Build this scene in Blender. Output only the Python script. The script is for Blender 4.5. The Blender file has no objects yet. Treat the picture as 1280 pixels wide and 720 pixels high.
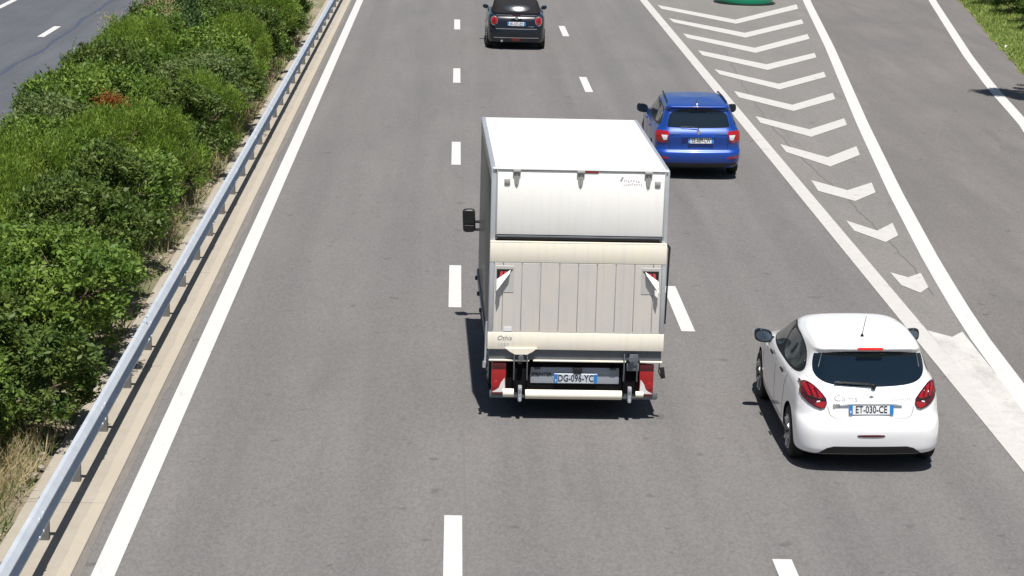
import bpy, bmesh, math, random
import numpy as np
from mathutils import Vector, Matrix, geometry
from mathutils.bvhtree import BVHTree
R = math.radians
S = bpy.context.scene
COL = S.collection
random.seed(7)

# ------------------------------------------------------------------ camera
def make_camera():
    h, a, yaw, roll, f = 8.0703, 0.227473, 0.02948, 0.026894, 2745.07
    fw = Vector((math.sin(yaw)*math.cos(a), math.cos(yaw)*math.cos(a), -math.sin(a)))
    r = Vector((math.cos(yaw), -math.sin(yaw), 0)); u = r.cross(fw)
    r2 = r*math.cos(roll) + u*math.sin(roll); u2 = -r*math.sin(roll) + u*math.cos(roll)
    cd = bpy.data.cameras.new('camera'); cam = bpy.data.objects.new('camera', cd); COL.objects.link(cam)
    m = Matrix(((r2.x, u2.x, -fw.x, 0), (r2.y, u2.y, -fw.y, 0), (r2.z, u2.z, -fw.z, h), (0, 0, 0, 1)))
    cam.matrix_world = m
    cd.sensor_width = 36; cd.lens = 36*f/1280; cd.clip_start = 0.5; cd.clip_end = 6000
    S.camera = cam
make_camera()

# ------------------------------------------------------------------ light
SUN = Vector((0.05, -0.37, 1.0)).normalized()
w = bpy.data.worlds.new('World'); S.world = w; w.use_nodes = True
nt = w.node_tree; bg = nt.nodes['Background']
sky = nt.nodes.new('ShaderNodeTexSky'); sky.sky_type = 'NISHITA'; sky.sun_disc = False
sky.sun_elevation = math.asin(SUN.z); sky.sun_rotation = math.atan2(SUN.x, SUN.y)
sky.air_density = 1.0; sky.dust_density = 1.0
nt.links.new(sky.outputs[0], bg.inputs[0]); bg.inputs[1].default_value = 0.05
sd = bpy.data.lights.new('sun', 'SUN'); sd.energy = 5.0; sd.angle = R(0.53); sd.color = (1.0, 0.955, 0.90)
so = bpy.data.objects.new('sun', sd); COL.objects.link(so)
so.rotation_euler = (-SUN).to_track_quat('-Z', 'Y').to_euler(); so.location = SUN*50
S.view_settings.view_transform = 'Standard'; S.view_settings.look = 'None'
S.view_settings.exposure = 0.42; S.view_settings.gamma = 1; S.view_settings.use_curve_mapping = False

# ------------------------------------------------------------------ materials
def mat(name, col, rough=0.5, metal=0.0, coat=0.0, spec=0.5, emit=None):
    m = bpy.data.materials.new(name); m.use_nodes = True
    b = m.node_tree.nodes['Principled BSDF']
    b.inputs['Base Color'].default_value = (*col, 1); b.inputs['Roughness'].default_value = rough
    b.inputs['Metallic'].default_value = metal; b.inputs['Coat Weight'].default_value = coat
    b.inputs['Coat Roughness'].default_value = 0.05; b.inputs['Specular IOR Level'].default_value = spec
    return m
class NT:
    """small node helper"""
    def __init__(s, m): s.m = m; s.t = m.node_tree; s.b = s.t.nodes['Principled BSDF']; s._c = None
    def n(s, typ, **kw):
        x = s.t.nodes.new(typ)
        for k, v in kw.items(): setattr(x, k, v)
        return x
    def l(s, a, b): s.t.links.new(a, b)
    def coords(s, kind='Object', scale=(1, 1, 1)):
        tc = s.n('ShaderNodeTexCoord'); mp = s.n('ShaderNodeMapping'); mp.inputs['Scale'].default_value = scale
        s.l(tc.outputs[kind], mp.inputs['Vector']); return mp.outputs[0]
    def noise(s, vec, scale, detail=4, rough=0.55, lo=0.3, hi=0.7, dist=0.0):
        x = s.n('ShaderNodeTexNoise'); x.inputs['Scale'].default_value = scale; x.inputs['Detail'].default_value = detail
        x.inputs['Roughness'].default_value = rough; x.inputs['Distortion'].default_value = dist; s.l(vec, x.inputs['Vector'])
        r = s.n('ShaderNodeMapRange'); r.inputs['From Min'].default_value = lo; r.inputs['From Max'].default_value = hi
        s.l(x.outputs['Fac'], r.inputs['Value']); return r.outputs[0]
    def mix(s, f, a, b, mode='MIX'):
        x = s.n('ShaderNodeMix', data_type='RGBA', blend_type=mode)
        for k, v in ((0, f), (6, a), (7, b)):
            if hasattr(v, 'is_linked'): s.l(v, x.inputs[k])
            elif k == 0: x.inputs[0].default_value = v
            else: x.inputs[k].default_value = (*v, 1)
        return x.outputs[2]
    def math(s, op, a, b=None, c=None):
        x = s.n('ShaderNodeMath', operation=op)
        for k, v in enumerate((a, b, c)):
            if v is None: continue
            if hasattr(v, 'is_linked'): s.l(v, x.inputs[k])
            else: x.inputs[k].default_value = v
        return x.outputs[0]
    def color(s, c): s.l(c, s.b.inputs['Base Color'])
    def bump(s, h, strength=0.3, dist=0.01):
        x = s.n('ShaderNodeBump'); x.inputs['Strength'].default_value = strength; x.inputs['Distance'].default_value = dist
        s.l(h, x.inputs['Height']); s.l(x.outputs[0], s.b.inputs['Normal'])

def asphalt(name, base, warm, tracks=None, seed=0, streak=0.5, grain=0.30):
    m = mat(name, base, 0.85, spec=0.35); k = NT(m)
    v = k.coords('Object'); vs = k.coords('Object', (1, 0.06, 1))
    c = k.mix(k.noise(k.coords('Object', (1, .3, 1)), 0.5, 5, 0.6), tuple(x*0.9 for x in base), warm)
    c = k.mix(k.math('MULTIPLY', k.noise(vs, 1.6, 4, 0.6, 0.35, 0.7), streak), c, tuple(x*0.80 for x in base))
    if tracks:
        sx = k.n('ShaderNodeSeparateXYZ'); k.l(v, sx.inputs[0])
        tot = None
        for (x0, wd) in tracks:
            d = k.math('ABSOLUTE', k.math('SUBTRACT', sx.outputs[0], x0))
            g = k.n('ShaderNodeMapRange', interpolation_type='SMOOTHERSTEP'); g.inputs['From Min'].default_value = wd; g.inputs['From Max'].default_value = 0.05
            k.l(d, g.inputs['Value']); tot = g.outputs[0] if tot is None else k.math('MAXIMUM', tot, g.outputs[0])
        wob = k.noise(vs, 0.5, 3, 0.5, 0.2, 0.8)
        c = k.mix(k.math('MULTIPLY', k.math('MULTIPLY', tot, wob), 0.9), c, tuple(x*0.80 for x in base))
        oil = k.noise(k.coords('Object', (1, .02, 1)), 2.6, 3, .6, .35, .75)
        c = k.mix(k.math('MULTIPLY', oil, .35), c, tuple(x*1.12 for x in base))
    # aggregate: light and dark stones
    vo = k.n('ShaderNodeTexVoronoi'); vo.inputs['Scale'].default_value = 44; k.l(k.coords('Object', (1, .45, 1)), vo.inputs['Vector'])
    sp = k.n('ShaderNodeSeparateXYZ'); k.l(vo.outputs['Color'], sp.inputs[0])
    rr = k.n('ShaderNodeMapRange'); k.l(sp.outputs[0], rr.inputs['Value'])
    rr.inputs['To Min'].default_value = 1 - grain*0.42; rr.inputs['To Max'].default_value = 1 + grain*0.42
    cc = k.n('ShaderNodeCombineXYZ'); [k.l(rr.outputs[0], cc.inputs[i]) for i in range(3)]
    c = k.mix(1.0, c, cc.outputs[0], 'MULTIPLY')
    # small spots of oil, tar and patches
    sp1 = k.noise(v, 3.1, 2, 0.5, 0.68, 0.73)
    c = k.mix(k.math('MULTIPLY', sp1, 0.5), c, tuple(x*0.5 for x in base))
    sp2 = k.noise(k.coords('Object', (1, .14, 1)), 0.9, 3, 0.6, 0.64, 0.72)
    c = k.mix(k.math('MULTIPLY', sp2, 0.3), c, tuple(x*0.62 for x in base))
    k.color(c); k.bump(k.noise(v, 90, 3, 0.7), 0.12, 0.004)
    return m

M = {}
M['asphalt'] = asphalt('road_asphalt', (0.143, 0.139, 0.137), (0.163, 0.156, 0.151),
                       [(-2.65, .55), (-0.85, .55), (0.95, .55), (2.75, .55), (4.5, .55), (6.3, .55)])
M['asphalt_gore'] = asphalt('gore_asphalt', (0.175, 0.168, 0.160), (0.190, 0.181, 0.172), streak=.3)
M['asphalt_ramp'] = asphalt('ramp_asphalt', (0.137, 0.131, 0.128), (0.165, 0.154, 0.146), streak=.55)
M['asphalt_opp'] = asphalt('opposite_asphalt', (0.080, 0.086, 0.100), (0.104, 0.110, 0.122),
                       [(-10.2, .5), (-12.1, .45), (-13.7, .5), (-15.4, .5)], streak=.7, grain=.3)
m = mat('crack_sealant', (0.055, 0.066, 0.095), 0.5); M['sealant'] = m

m = mat('road_paint', (0.72, 0.72, 0.70), 0.6); k = NT(m); v = k.coords()
c = k.mix(k.noise(v, 9, 5, .7, .5, .9), (0.52, 0.52, 0.51), (0.44, 0.435, 0.425)); c = k.mix(k.math('MULTIPLY', k.noise(v, 40, 3, .6, .62, .7), .5), c, (.32, .31, .30))
c = k.mix(k.math('MULTIPLY', k.noise(k.coords('Object', (1, .3, 1)), 5, 6, .75, .60, .72), .45), c, (.28, .27, .26))
k.color(c); k.bump(k.noise(v, 60), .25, .004); M['paint'] = m
m = mat('worn_road_paint', (0.6, 0.59, 0.56), 0.7); k = NT(m); v = k.coords()
c = k.mix(k.noise(v, 6, 6, .75, .45, .8), (0.46, 0.45, 0.43), (0.39, 0.38, 0.36)); c = k.mix(k.noise(v, 25, 4, .7, .64, .78), c, (.24, .23, .22))
c = k.mix(k.math('MULTIPLY', k.noise(v, 2.2, 7, .75, .56, .70), .55), c, (.24, .232, .222))
k.color(c); k.bump(k.noise(v, 60), .3, .004); M['worn'] = m

m = mat('concrete', (0.5, 0.46, 0.39), 0.85); k = NT(m); v = k.coords()
c = k.mix(k.noise(v, 1.2, 6, .65), (0.30, 0.268, 0.222), (0.35, 0.318, 0.268)); c = k.mix(k.math('MULTIPLY', k.noise(v, 14, 4, .7, .45, .75), .5), c, (.27, .24, .20))
sx = k.n('ShaderNodeSeparateXYZ'); k.l(v, sx.inputs[0])
fr = k.math('FRACT', k.math('MULTIPLY', sx.outputs[1], 1/5.9))
c = k.mix(k.math('MULTIPLY', k.math('LESS_THAN', fr, 0.005), .6), c, (.17, .15, .13))
edge = k.math('GREATER_THAN', sx.outputs[0], k.math('ADD', -3.97, k.math('MULTIPLY', k.noise(k.coords('Object', (1, .3, 1)), 3, 4), .04)))
c = k.mix(k.math('MULTIPLY', edge, .45), c, (.42, .375, .295))
k.color(c); k.bump(k.noise(v, 45, 4), .4, .006); M['concrete'] = m

m = mat('gutter_dirt', (0.22, 0.2, 0.175), 0.95); k = NT(m); v = k.coords('Object', (1, .25, 1))
k.color(k.mix(k.noise(v, 8, 6, .7), (.135, .125, .115), (.19, .175, .155))); k.bump(k.noise(v, 50), .5, .01); M['gutter'] = m

m = mat('dry_soil', (0.3, 0.25, 0.18), 0.95); k = NT(m); v = k.coords()
c = k.mix(k.noise(v, 1.3, 6, .7), (.34, .285, .21), (.20, .165, .11)); c = k.mix(k.noise(v, .6, 4, .6, .45, .65), c, (.13, .15, .06))
k.color(c); k.bump(k.noise(v, 12, 6, .7), .7, .05); M['soil'] = m
m = mat('grass_soil', (0.1, 0.12, 0.04), 0.95); k = NT(m); v = k.coords()
k.color(k.mix(k.noise(v, 2.5, 6, .7), (.13, .165, .04), (.26, .25, .10))); k.bump(k.noise(v, 20, 6, .7), .7, .05); M['turf'] = m

def leafmat(name, c1, c2, c3, rough=.5, trans=.22):
    m = mat(name, c1, rough, spec=.22); k = NT(m)
    g = k.n('ShaderNodeNewGeometry'); r = g.outputs['Random Per Island']
    cr = k.n('ShaderNodeValToRGB'); cr.color_ramp.elements[0].color = (*c1, 1); cr.color_ramp.elements[1].color = (*c2, 1)
    e = cr.color_ramp.elements.new(.9); e.color = (*c2, 1); cr.color_ramp.elements[2].position = 1; cr.color_ramp.elements[2].color = (*c3, 1)
    k.l(r, cr.inputs[0])
    oi = k.n('ShaderNodeObjectInfo'); v = k.coords()
    c = k.mix(k.math('MULTIPLY', k.noise(v, 1.7, 3, .6, .42, .62), .55), cr.outputs[0], c3)
    k.color(c)
    tr = k.n('ShaderNodeBsdfTranslucent'); mx = k.n('ShaderNodeMixShader'); mx.inputs[0].default_value = trans
    k.l(k.mix(.5, c, (c3[0]*1.2, c3[1]*1.3, c3[2])), tr.inputs[0]); k.l(k.b.outputs[0], mx.inputs[1]); k.l(tr.outputs[0], mx.inputs[2])
    k.l(mx.outputs[0], k.t.nodes['Material Output'].inputs[0]); return m
M['leaf_feather'] = leafmat('feathery_leaves', (.078, .146, .016), (.138, .228, .028), (.24, .33, .055), .55, .28)
M['leaf_broad'] = leafmat('broad_leaves', (.045, .098, .016), (.100, .180, .028), (.23, .32, .06), .5)
M['leaf_dark'] = leafmat('dark_leaves', (.030, .062, .013), (.066, .116, .020), (.16, .215, .05), .5)
M['leaf_olive'] = leafmat('dusty_leaves', (.055, .10, .028), (.10, .16, .045), (.21, .25, .09), .6)
M['leaf_red'] = leafmat('red_leaves', (.16, .035, .012), (.24, .06, .02), (.28, .12, .03), .6)
M['leaf_cypress'] = leafmat('cypress_leaves', (.075, .15, .05), (.12, .21, .075), (.17, .26, .10), .6)
M['straw'] = leafmat('dry_straw', (.30, .24, .12), (.42, .36, .20), (.50, .43, .27), .8)
M['grass'] = leafmat('verge_grass', (.12, .21, .035), (.20, .30, .06), (.36, .40, .14), .7)
m = mat('bark', (.13, .095, .065), .9); M['bark'] = m
M['stone'] = mat('pale_stone', (.30, .27, .22), .9)

def steel(name, c1, c2, rough, metal):
    m = mat(name, c1, rough, metal); k = NT(m); v = k.coords()
    k.color(k.mix(k.noise(v, 3, 6, .7), c1, c2)); return m
M['galv'] = steel('galvanised_steel', (.54, .58, .625), (.44, .48, .53), .5, .25)
M['galv_dull'] = steel('weathered_post_steel', (.20, .20, .195), (.13, .13, .125), .6, .3)
def grimy(name, c, c2, rough, coat, amt=.25):
    m = mat(name, c, rough, 0., coat); k = NT(m); v = k.coords()
    x = k.mix(k.noise(v, 2.2, 5, .6), c, c2)
    x = k.mix(k.math('MULTIPLY', k.noise(k.coords('Object', (9, 9, .5)), 1.6, 4, .6, .5, .8), amt), x, tuple(q*.72 for q in c2))
    x = k.mix(k.math('MULTIPLY', k.noise(v, 30, 4, .7, .62, .8), amt*1.2), x, tuple(q*.55 for q in c2))
    k.color(x); return m
def paintmat(name, c, c2=None, rough=.35, coat=1.0, metal=0., sc=1.5):
    m = mat(name, c, rough, metal, coat); k = NT(m); v = k.coords()
    k.color(k.mix(k.noise(v, sc, 5, .6), c, c2 or tuple(x*.93 for x in c))); return m
M['white_car'] = paintmat('white_car_paint', (.88, .885, .90))
M['blue_car'] = paintmat('blue_car_paint', (.005, .050, .30), (.006, .056, .33), .35, .7, .2)
M['navy_car'] = paintmat('navy_car_paint', (.004, .006, .014), (.005, .007, .016), .3, .6, .1)
M['truck_roof'] = paintmat('white_roof_panel', (.80, .80, .79), (.77, .77, .76), .5, .2)
M['truck_white'] = grimy('cream_white_panel', (.93, .925, .90), (.90, .885, .85), .45, .3)
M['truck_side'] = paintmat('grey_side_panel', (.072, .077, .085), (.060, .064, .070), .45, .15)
M['cream'] = grimy('cream_aluminium', (.86, .79, .64), (.82, .78, .69), .5, .1, .4)
M['alu'] = steel('brushed_aluminium', (.62, .64, .67), (.52, .54, .57), .4, .6)
M['black'] = mat('black_plastic', (.012, .012, .013), .45)
M['rubber'] = mat('tyre_rubber', (.014, .014, .014), .8)
M['dark'] = mat('dark_underside', (.006, .006, .007), .9, spec=.1)
M['grey'] = steel('grey_steel', (.17, .185, .205), (.12, .13, .145), .5, .3)
M['midgrey'] = mat('grey_plastic', (.32, .32, .31), .5)
M['chrome'] = mat('chrome', (.8, .8, .82), .12, 1.)
M['silver'] = steel('silver_rim', (.50, .51, .53), (.42, .43, .45), .35, .7)
m = mat('tinted_glass', (.006, .014, .024), .08, spec=.45); M['glass'] = m
m = mat('side_glass', (.028, .04, .045), .05, spec=.9); k = NT(m); v = k.coords('Object', (1, 2, 2))
k.color(k.mix(k.noise(v, 2.2, 4, .6, .45, .6), (.018, .028, .032), (.07, .085, .08))); M['sideglass'] = m
M['mirror'] = mat('mirror_glass', (.10, .14, .18), .08, .6)
M['red'] = mat('red_lens', (.32, .008, .010), .15, coat=.6)
M['brightred'] = mat('bright_red_lens', (.75, .03, .025), .15, coat=.6)
M['darkred'] = mat('dark_red_lens', (.07, .004, .008), .15, coat=.6)
M['clear'] = mat('clear_lens', (.72, .70, .70), .15, coat=.8)
M['orange'] = mat('orange_lens', (.7, .18, .02), .2)
M['plate'] = mat('number_plate_white', (.70, .72, .74), .35)
M['plate_grey'] = mat('plate_carrier', (.29, .32, .37), .4)
M['eu_blue'] = mat('plate_blue', (.02, .18, .50), .4)
M['ink'] = mat('black_ink', (.012, .012, .015), .5)
M['lettergrey'] = mat('grey_lettering', (.16, .16, .16), .5)
M['paleblue'] = mat('pale_blue_lettering', (.78, .84, .90), .5)
M['palepurple'] = mat('pale_purple_lettering', (.45, .40, .55), .5)
M['fabric'] = mat('black_hood_fabric', (.016, .016, .018), .9, spec=.2)
M['flagred'] = mat('red_flag_band', (.60, .05, .06), .7)
M['flagwhite'] = mat('white_flag_cloth', (.78, .77, .74), .8)
m = mat('green_beacon', (.0, .26, .13), .3, coat=.3); M['green'] = m

# ------------------------------------------------------------------ mesh helpers
class MB:
    def __init__(s): s.bm = bmesh.new()
    def box(s, cx, cy, cz, sx, sy, sz, bev=0.0, rot=None, seg=2):
        t = bmesh.new(); bmesh.ops.create_cube(t, size=1); bmesh.ops.scale(t, vec=(sx, sy, sz), verts=t.verts)
        if bev: bmesh.ops.bevel(t, geom=t.edges[:], offset=bev, segments=seg, profile=.5, affect='EDGES')
        if rot is not None: bmesh.ops.rotate(t, cent=(0, 0, 0), matrix=rot, verts=t.verts)
        bmesh.ops.translate(t, vec=(cx, cy, cz), verts=t.verts); return s.add(t)
    def add(s, t):
        me = bpy.data.meshes.new('tmp'); t.to_mesh(me); t.free(); s.bm.from_mesh(me); bpy.data.meshes.remove(me); return s
    def tube(s, pts, r, n=10, caps=True):
        pts = [Vector(p) for p in pts]; rs = r if isinstance(r, (list, tuple)) else [r]*len(pts)
        rings = []
        for i, p in enumerate(pts):
            d = (pts[min(i+1, len(pts)-1)] - pts[max(i-1, 0)]).normalized()
            up = Vector((0, 0, 1)) if abs(d.z) < .9 else Vector((1, 0, 0))
            a = d.cross(up).normalized(); b = a.cross(d)
            rings.append([s.bm.verts.new(p + (a*math.cos(2*math.pi*j/n) + b*math.sin(2*math.pi*j/n))*rs[i]) for j in range(n)])
        for A, B in zip(rings, rings[1:]):
            for j in range(n): s.bm.faces.new((A[j], A[(j+1) % n], B[(j+1) % n], B[j]))
        if caps: s.bm.faces.new(rings[0][::-1]); s.bm.faces.new(rings[-1])
        return s
    def lathe(s, prof, axis='z', n=32, c=(0, 0, 0)):
        c = Vector(c); rings = []
        for (r, h) in prof:
            ring = []
            for j in range(n):
                a = 2*math.pi*j/n; x, y = r*math.cos(a), r*math.sin(a)
                ring.append(s.bm.verts.new(c + (Vector((x, y, h)) if axis == 'z' else Vector((h, x, y)) if axis == 'x' else Vector((x, h, y)))))
            rings.append(ring)
        for A, B in zip(rings, rings[1:]):
            for j in range(n): s.bm.faces.new((A[j], A[(j+1) % n], B[(j+1) % n], B[j]))
        s.bm.faces.new(rings[0][::-1]); s.bm.faces.new(rings[-1]); return s
    def prism(s, poly, ax, a0, a1):
        """extrude a 2-D polygon along axis ax ('x','y','z') from a0 to a1"""
        def P(u, v, t): return {'x': (t, u, v), 'y': (u, t, v), 'z': (u, v, t)}[ax]
        A = [s.bm.verts.new(P(u, v, a0)) for u, v in poly]; B = [s.bm.verts.new(P(u, v, a1)) for u, v in poly]
        n = len(poly)
        for i in range(n): s.bm.faces.new((A[i], A[(i+1) % n], B[(i+1) % n], B[i]))
        s.bm.faces.new(A[::-1]); s.bm.faces.new(B); return s
    def quad(s, *p): s.bm.faces.new([s.bm.verts.new(q) for q in p]); return s
    def build(s, name, m, parent=None, smooth=True, angle=35, loc=None):
        bmesh.ops.recalc_face_normals(s.bm, faces=s.bm.faces)
        me = bpy.data.meshes.new(name); s.bm.to_mesh(me); s.bm.free()
        return link(name, me, m, parent, smooth, angle, loc)
def link(name, me, m, parent=None, smooth=True, angle=35, loc=None):
    for x in (m if isinstance(m, (list, tuple)) else [m]): me.materials.append(x)
    if smooth and len(me.polygons):
        me.shade_smooth(); me.set_sharp_from_angle(angle=R(angle))
    o = bpy.data.objects.new(name, me); COL.objects.link(o)
    if parent: o.parent = parent
    if loc: o.location = loc
    return o
def empty(name, loc=(0, 0, 0), rz=0, label=None, cat=None, group=None):
    o = bpy.data.objects.new(name, None); COL.objects.link(o); o.location = loc; o.rotation_euler = (0, 0, rz)
    return tag(o, label, cat, group)
def tag(o, label=None, cat=None, group=None, kind=None):
    if label: o['label'] = label
    if cat: o['category'] = cat
    if group: o['group'] = group
    if kind: o['kind'] = kind
    return o
def struct(name, mb, m, **kw): return tag(mb.build(name, m, None, **kw), kind='structure')

def text(body, size, m, name, parent, loc, rot=(R(90), 0, 0), bold=0.0, sx=1.0, align='CENTER', shear=0.0):
    c = bpy.data.curves.new('t', 'FONT'); c.body = body; c.size = size; c.align_x = align; c.align_y = 'CENTER'
    c.extrude = .001; c.offset = bold; c.shear = shear; c.resolution_u = 3
    o = bpy.data.objects.new('t', c); COL.objects.link(o)
    dg = bpy.context.evaluated_depsgraph_get(); dg.update()
    me = bpy.data.meshes.new_from_object(o.evaluated_get(dg)); bpy.data.objects.remove(o)
    me.transform(Matrix.Diagonal((sx, 1, 1, 1)))
    me.materials.clear(); r = link(name, me, m, parent, False); r.location = loc; r.rotation_euler = rot; return r

def scribble(parent, loc, w_, h_, m, rot=(R(90), 0, 0), seed=1):
    """a line of lettering too small to read: a row of short strokes"""
    r_ = random.Random(seed); b = MB(); x = -w_/2
    while x < w_/2:
        q = r_.uniform(.4, .9)*h_; hh = h_*r_.choice((.6, .65, 1.)); b.box(x, -(h_-hh)/2, 0, h_*.16, hh, .002); b.box(x+q*.35, -(h_-hh)/2+hh*.3*r_.choice((-1, 1)), .0, q*.55, h_*.14, .0016); x += q + h_*.18
    o = b.build('lettering', m, parent, smooth=False, loc=loc); o.rotation_euler = rot; return o

# patches wrapped on a body surface
def patch(bvh, poly, axis, off=.004, step=.04, depth=.01, crown=0.0):
    """polygon (x,z) seen from the rear ('y'), (x,z) from front ('-y'), (y,z) from side ('x','-x') or (x,y) from above ('z')"""
    poly = [Vector(p) for p in poly]
    n = len(poly); bnd = []
    for i in range(n):
        a, b = poly[i], poly[(i+1) % n]; k = max(1, int((b-a).length/step))
        for j in range(k): bnd.append(a + (b-a)*j/k)
    nb = len(bnd); xs = [p.x for p in bnd]; ys = [p.y for p in bnd]
    def inside(p):
        c = False; j = nb-1
        for i in range(nb):
            if (bnd[i].y > p.y) != (bnd[j].y > p.y) and p.x < (bnd[j].x-bnd[i].x)*(p.y-bnd[i].y)/(bnd[j].y-bnd[i].y)+bnd[i].x: c = not c
            j = i
        return c
    pts = list(bnd); x = min(xs)+step*.5
    while x < max(xs):
        y = min(ys)+step*.5
        while y < max(ys):
            p = Vector((x, y))
            if inside(p) and min((p-q).length for q in bnd) > step*.4: pts.append(p)
            y += step
        x += step
    vs, es, fs, *_ = geometry.delaunay_2d_cdt(pts, [], [list(range(nb))], 1, 1e-6)
    D = {'y': Vector((0, 1, 0)), '-y': Vector((0, -1, 0)), 'x': Vector((1, 0, 0)), '-x': Vector((-1, 0, 0)), 'z': Vector((0, 0, -1))}[axis]
    t = MB(); top = []
    for q in vs:
        if axis in ('y', '-y'): o = Vector((q.x, 0, q.y)) - D*9
        elif axis == 'z': o = Vector((q.x, q.y, 9))
        else: o = Vector((0, q.x, q.y)) - D*9
        hit, nr, _, _ = bvh.ray_cast(o, D)
        if hit is None:
            hit, nr, _, _ = bvh.find_nearest(o + D*(9 if axis == 'z' else 9.2))
        if nr.dot(D) > 0: nr = -nr
        e = 1.0
        if crown:
            dd = min((q-b).length for b in bnd); e = 1 + crown*min(1, dd/.06)
        top.append((hit + nr*off*e, hit - nr*depth))
    T = [t.bm.verts.new(a) for a, _ in top]
    for f in fs:
        try: t.bm.faces.new([T[i] for i in f])
        except ValueError: pass
    be = [e for e in t.bm.edges if len(e.link_faces) == 1]
    low = {}
    idx = {v: i for i, v in enumerate(T)}
    for e in be:
        for v in e.verts:
            if v not in low: low[v] = t.bm.verts.new(top[idx[v]][1])
    for e in be:
        a, b = e.verts
        try: t.bm.faces.new((a, b, low[b], low[a]))
        except ValueError: pass
    return t
def ribbon(pts, w, closed=False):
    pts = [Vector(p) for p in pts]; n = len(pts); L, Rr = [], []
    for i in range(n):
        d = (pts[min(i+1, n-1)] - pts[max(i-1, 0)]).normalized(); q = Vector((-d.y, d.x))*w/2
        L.append(pts[i]+q); Rr.append(pts[i]-q)
    return L + Rr[::-1]
def smoothpoly(p, it=2):
    p = [Vector(q) for q in p]
    for _ in range(it):
        q = []
        for i in range(len(p)):
            a, b = p[i], p[(i+1) % len(p)]; q += [a*.75+b*.25, a*.25+b*.75]
        p = q
    return p
def mirror(p): return [(-a, b) for a, b in p][::-1]

# ------------------------------------------------------------------ ground, roads
def sheet(name, L, Rr, z, m, kind='structure'):
    """ribbon between two world polylines (same length)"""
    b = MB(); A = [b.bm.verts.new((x, y, z)) for x, y in L]; B = [b.bm.verts.new((x, y, z)) for x, y in Rr]
    for i in range(len(A)-1): b.bm.faces.new((A[i], B[i], B[i+1], A[i+1]))
    o = b.build(name, m, None, smooth=False); tag(o, kind=kind); return o
def interp(tab, y):
    xs = [p[1] for p in tab]; vs = [p[0] for p in tab]; return float(np.interp(y, xs, vs))
YS = list(np.arange(-30, 130, 2.0)) + list(np.arange(130, 420, 10.0))
GR = [(7.45, -30), (7.45, 10), (7.52, 18), (7.66, 24), (7.88, 28.7), (8.07, 32.75), (8.45, 37.4), (9.12, 44.3), (10.12, 53.6), (11.97, 69.7), (13.67, 85.6), (16.2, 105), (20.2, 130), (60, 300), (100, 420)]
RR = [(11.3, -30), (11.35, 10), (11.6, 25), (11.95, 35), (12.9, 45), (14.32, 54.2), (15.10, 60.9), (16.12, 68.4), (18.89, 86.9), (22.2, 106), (27.0, 132), (67, 300), (107, 420)]
RE = [(13.2, -30), (13.3, 10), (13.6, 25), (14.1, 35), (15.1, 45), (15.95, 54.2), (16.72, 63.7), (17.39, 68.2), (18.0, 73.1), (19.19, 81), (20.1, 88), (23.9, 106), (29, 132), (69, 300), (109, 420)]
g = MB()
g.quad((-1500, -300, -.14), (1500, -300, -.14), (1500, 3500, -.14), (-1500, 3500, -.14)); struct('ground', g, M['turf'], smooth=False)
sheet('main_road', [(-3.80, y) for y in YS], [(7.2 if y < 130 else 7.2, y) for y in YS], 0.0, M['asphalt'])
sheet('gore_pavement', [(7.2, y) for y in YS], [(interp(GR, y), y) for y in YS], 0.0, M['asphalt_gore'])
sheet('exit_ramp', [(interp(GR, y), y) for y in YS], [(interp(RE, y), y) for y in YS], 0.0, M['asphalt_ramp'])
sheet('opposite_road', [(-17.6, y) for y in YS], [(-8.35, y) for y in YS], 0.0, M['asphalt_opp'])
# median soil bed, slightly uneven
def bed(name, x0, x1, y0, y1, nx, ny, zf, m):
    b = MB(); G = [[b.bm.verts.new((x0+(x1-x0)*i/nx, y0+(y1-y0)*j/ny, zf(x0+(x1-x0)*i/nx, y0+(y1-y0)*j/ny))) for j in range(ny+1)] for i in range(nx+1)]
    for i in range(nx):
        for j in range(ny): b.bm.faces.new((G[i][j], G[i+1][j], G[i+1][j+1], G[i][j+1]))
    o = b.build(name, m, None); return tag(o, kind='structure')
rn = random.Random(3)
bed('median_soil', -8.36, -4.60, -20, 200, 12, 500, lambda x, y: (-.03 if x > -4.65 or x < -8.3 else .02 + .05*math.sin(x*3.1+y*.9)*math.sin(y*1.7) + rn.uniform(-.02, .03)), M['soil'])
def verge_edge(y): return interp(RE, y)
b = MB(); prev = None
for y in np.arange(-20, 200, .8):
    row = [b.bm.verts.new((verge_edge(y)+d + (0.05*math.sin(y*2.3)+.04*rn.uniform(-1, 1) if d < .1 else 0), y, h)) for d, h in ((-.03, .006), (.12, .03), (.6, .06+rn.uniform(-.02, .02)), (1.5, .15+rn.uniform(-.04, .04)), (3, .3), (6, .5), (14, .7))]
    if prev:
        for i in range(len(row)-1): b.bm.faces.new((prev[i], row[i+0], row[i+1], prev[i+1]))
    prev = row
struct('grass_bank', b, M['turf'])
# concrete strip under the barrier with a real step, dusty gutter beside it
b = MB(); b.box(-4.255, 90, .0, .89, 240, .05, .006, seg=1); struct('concrete_strip', b, M['concrete'])
gl = []; gr = []
for y in np.arange(-30, 200, .35):
    gl.append((-3.812, y)); gr.append((-3.735 + .022*math.sin(y*1.3)+.03*rn.random(), y))
sheet('gutter', gl, gr, .004, M['gutter'])
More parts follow.
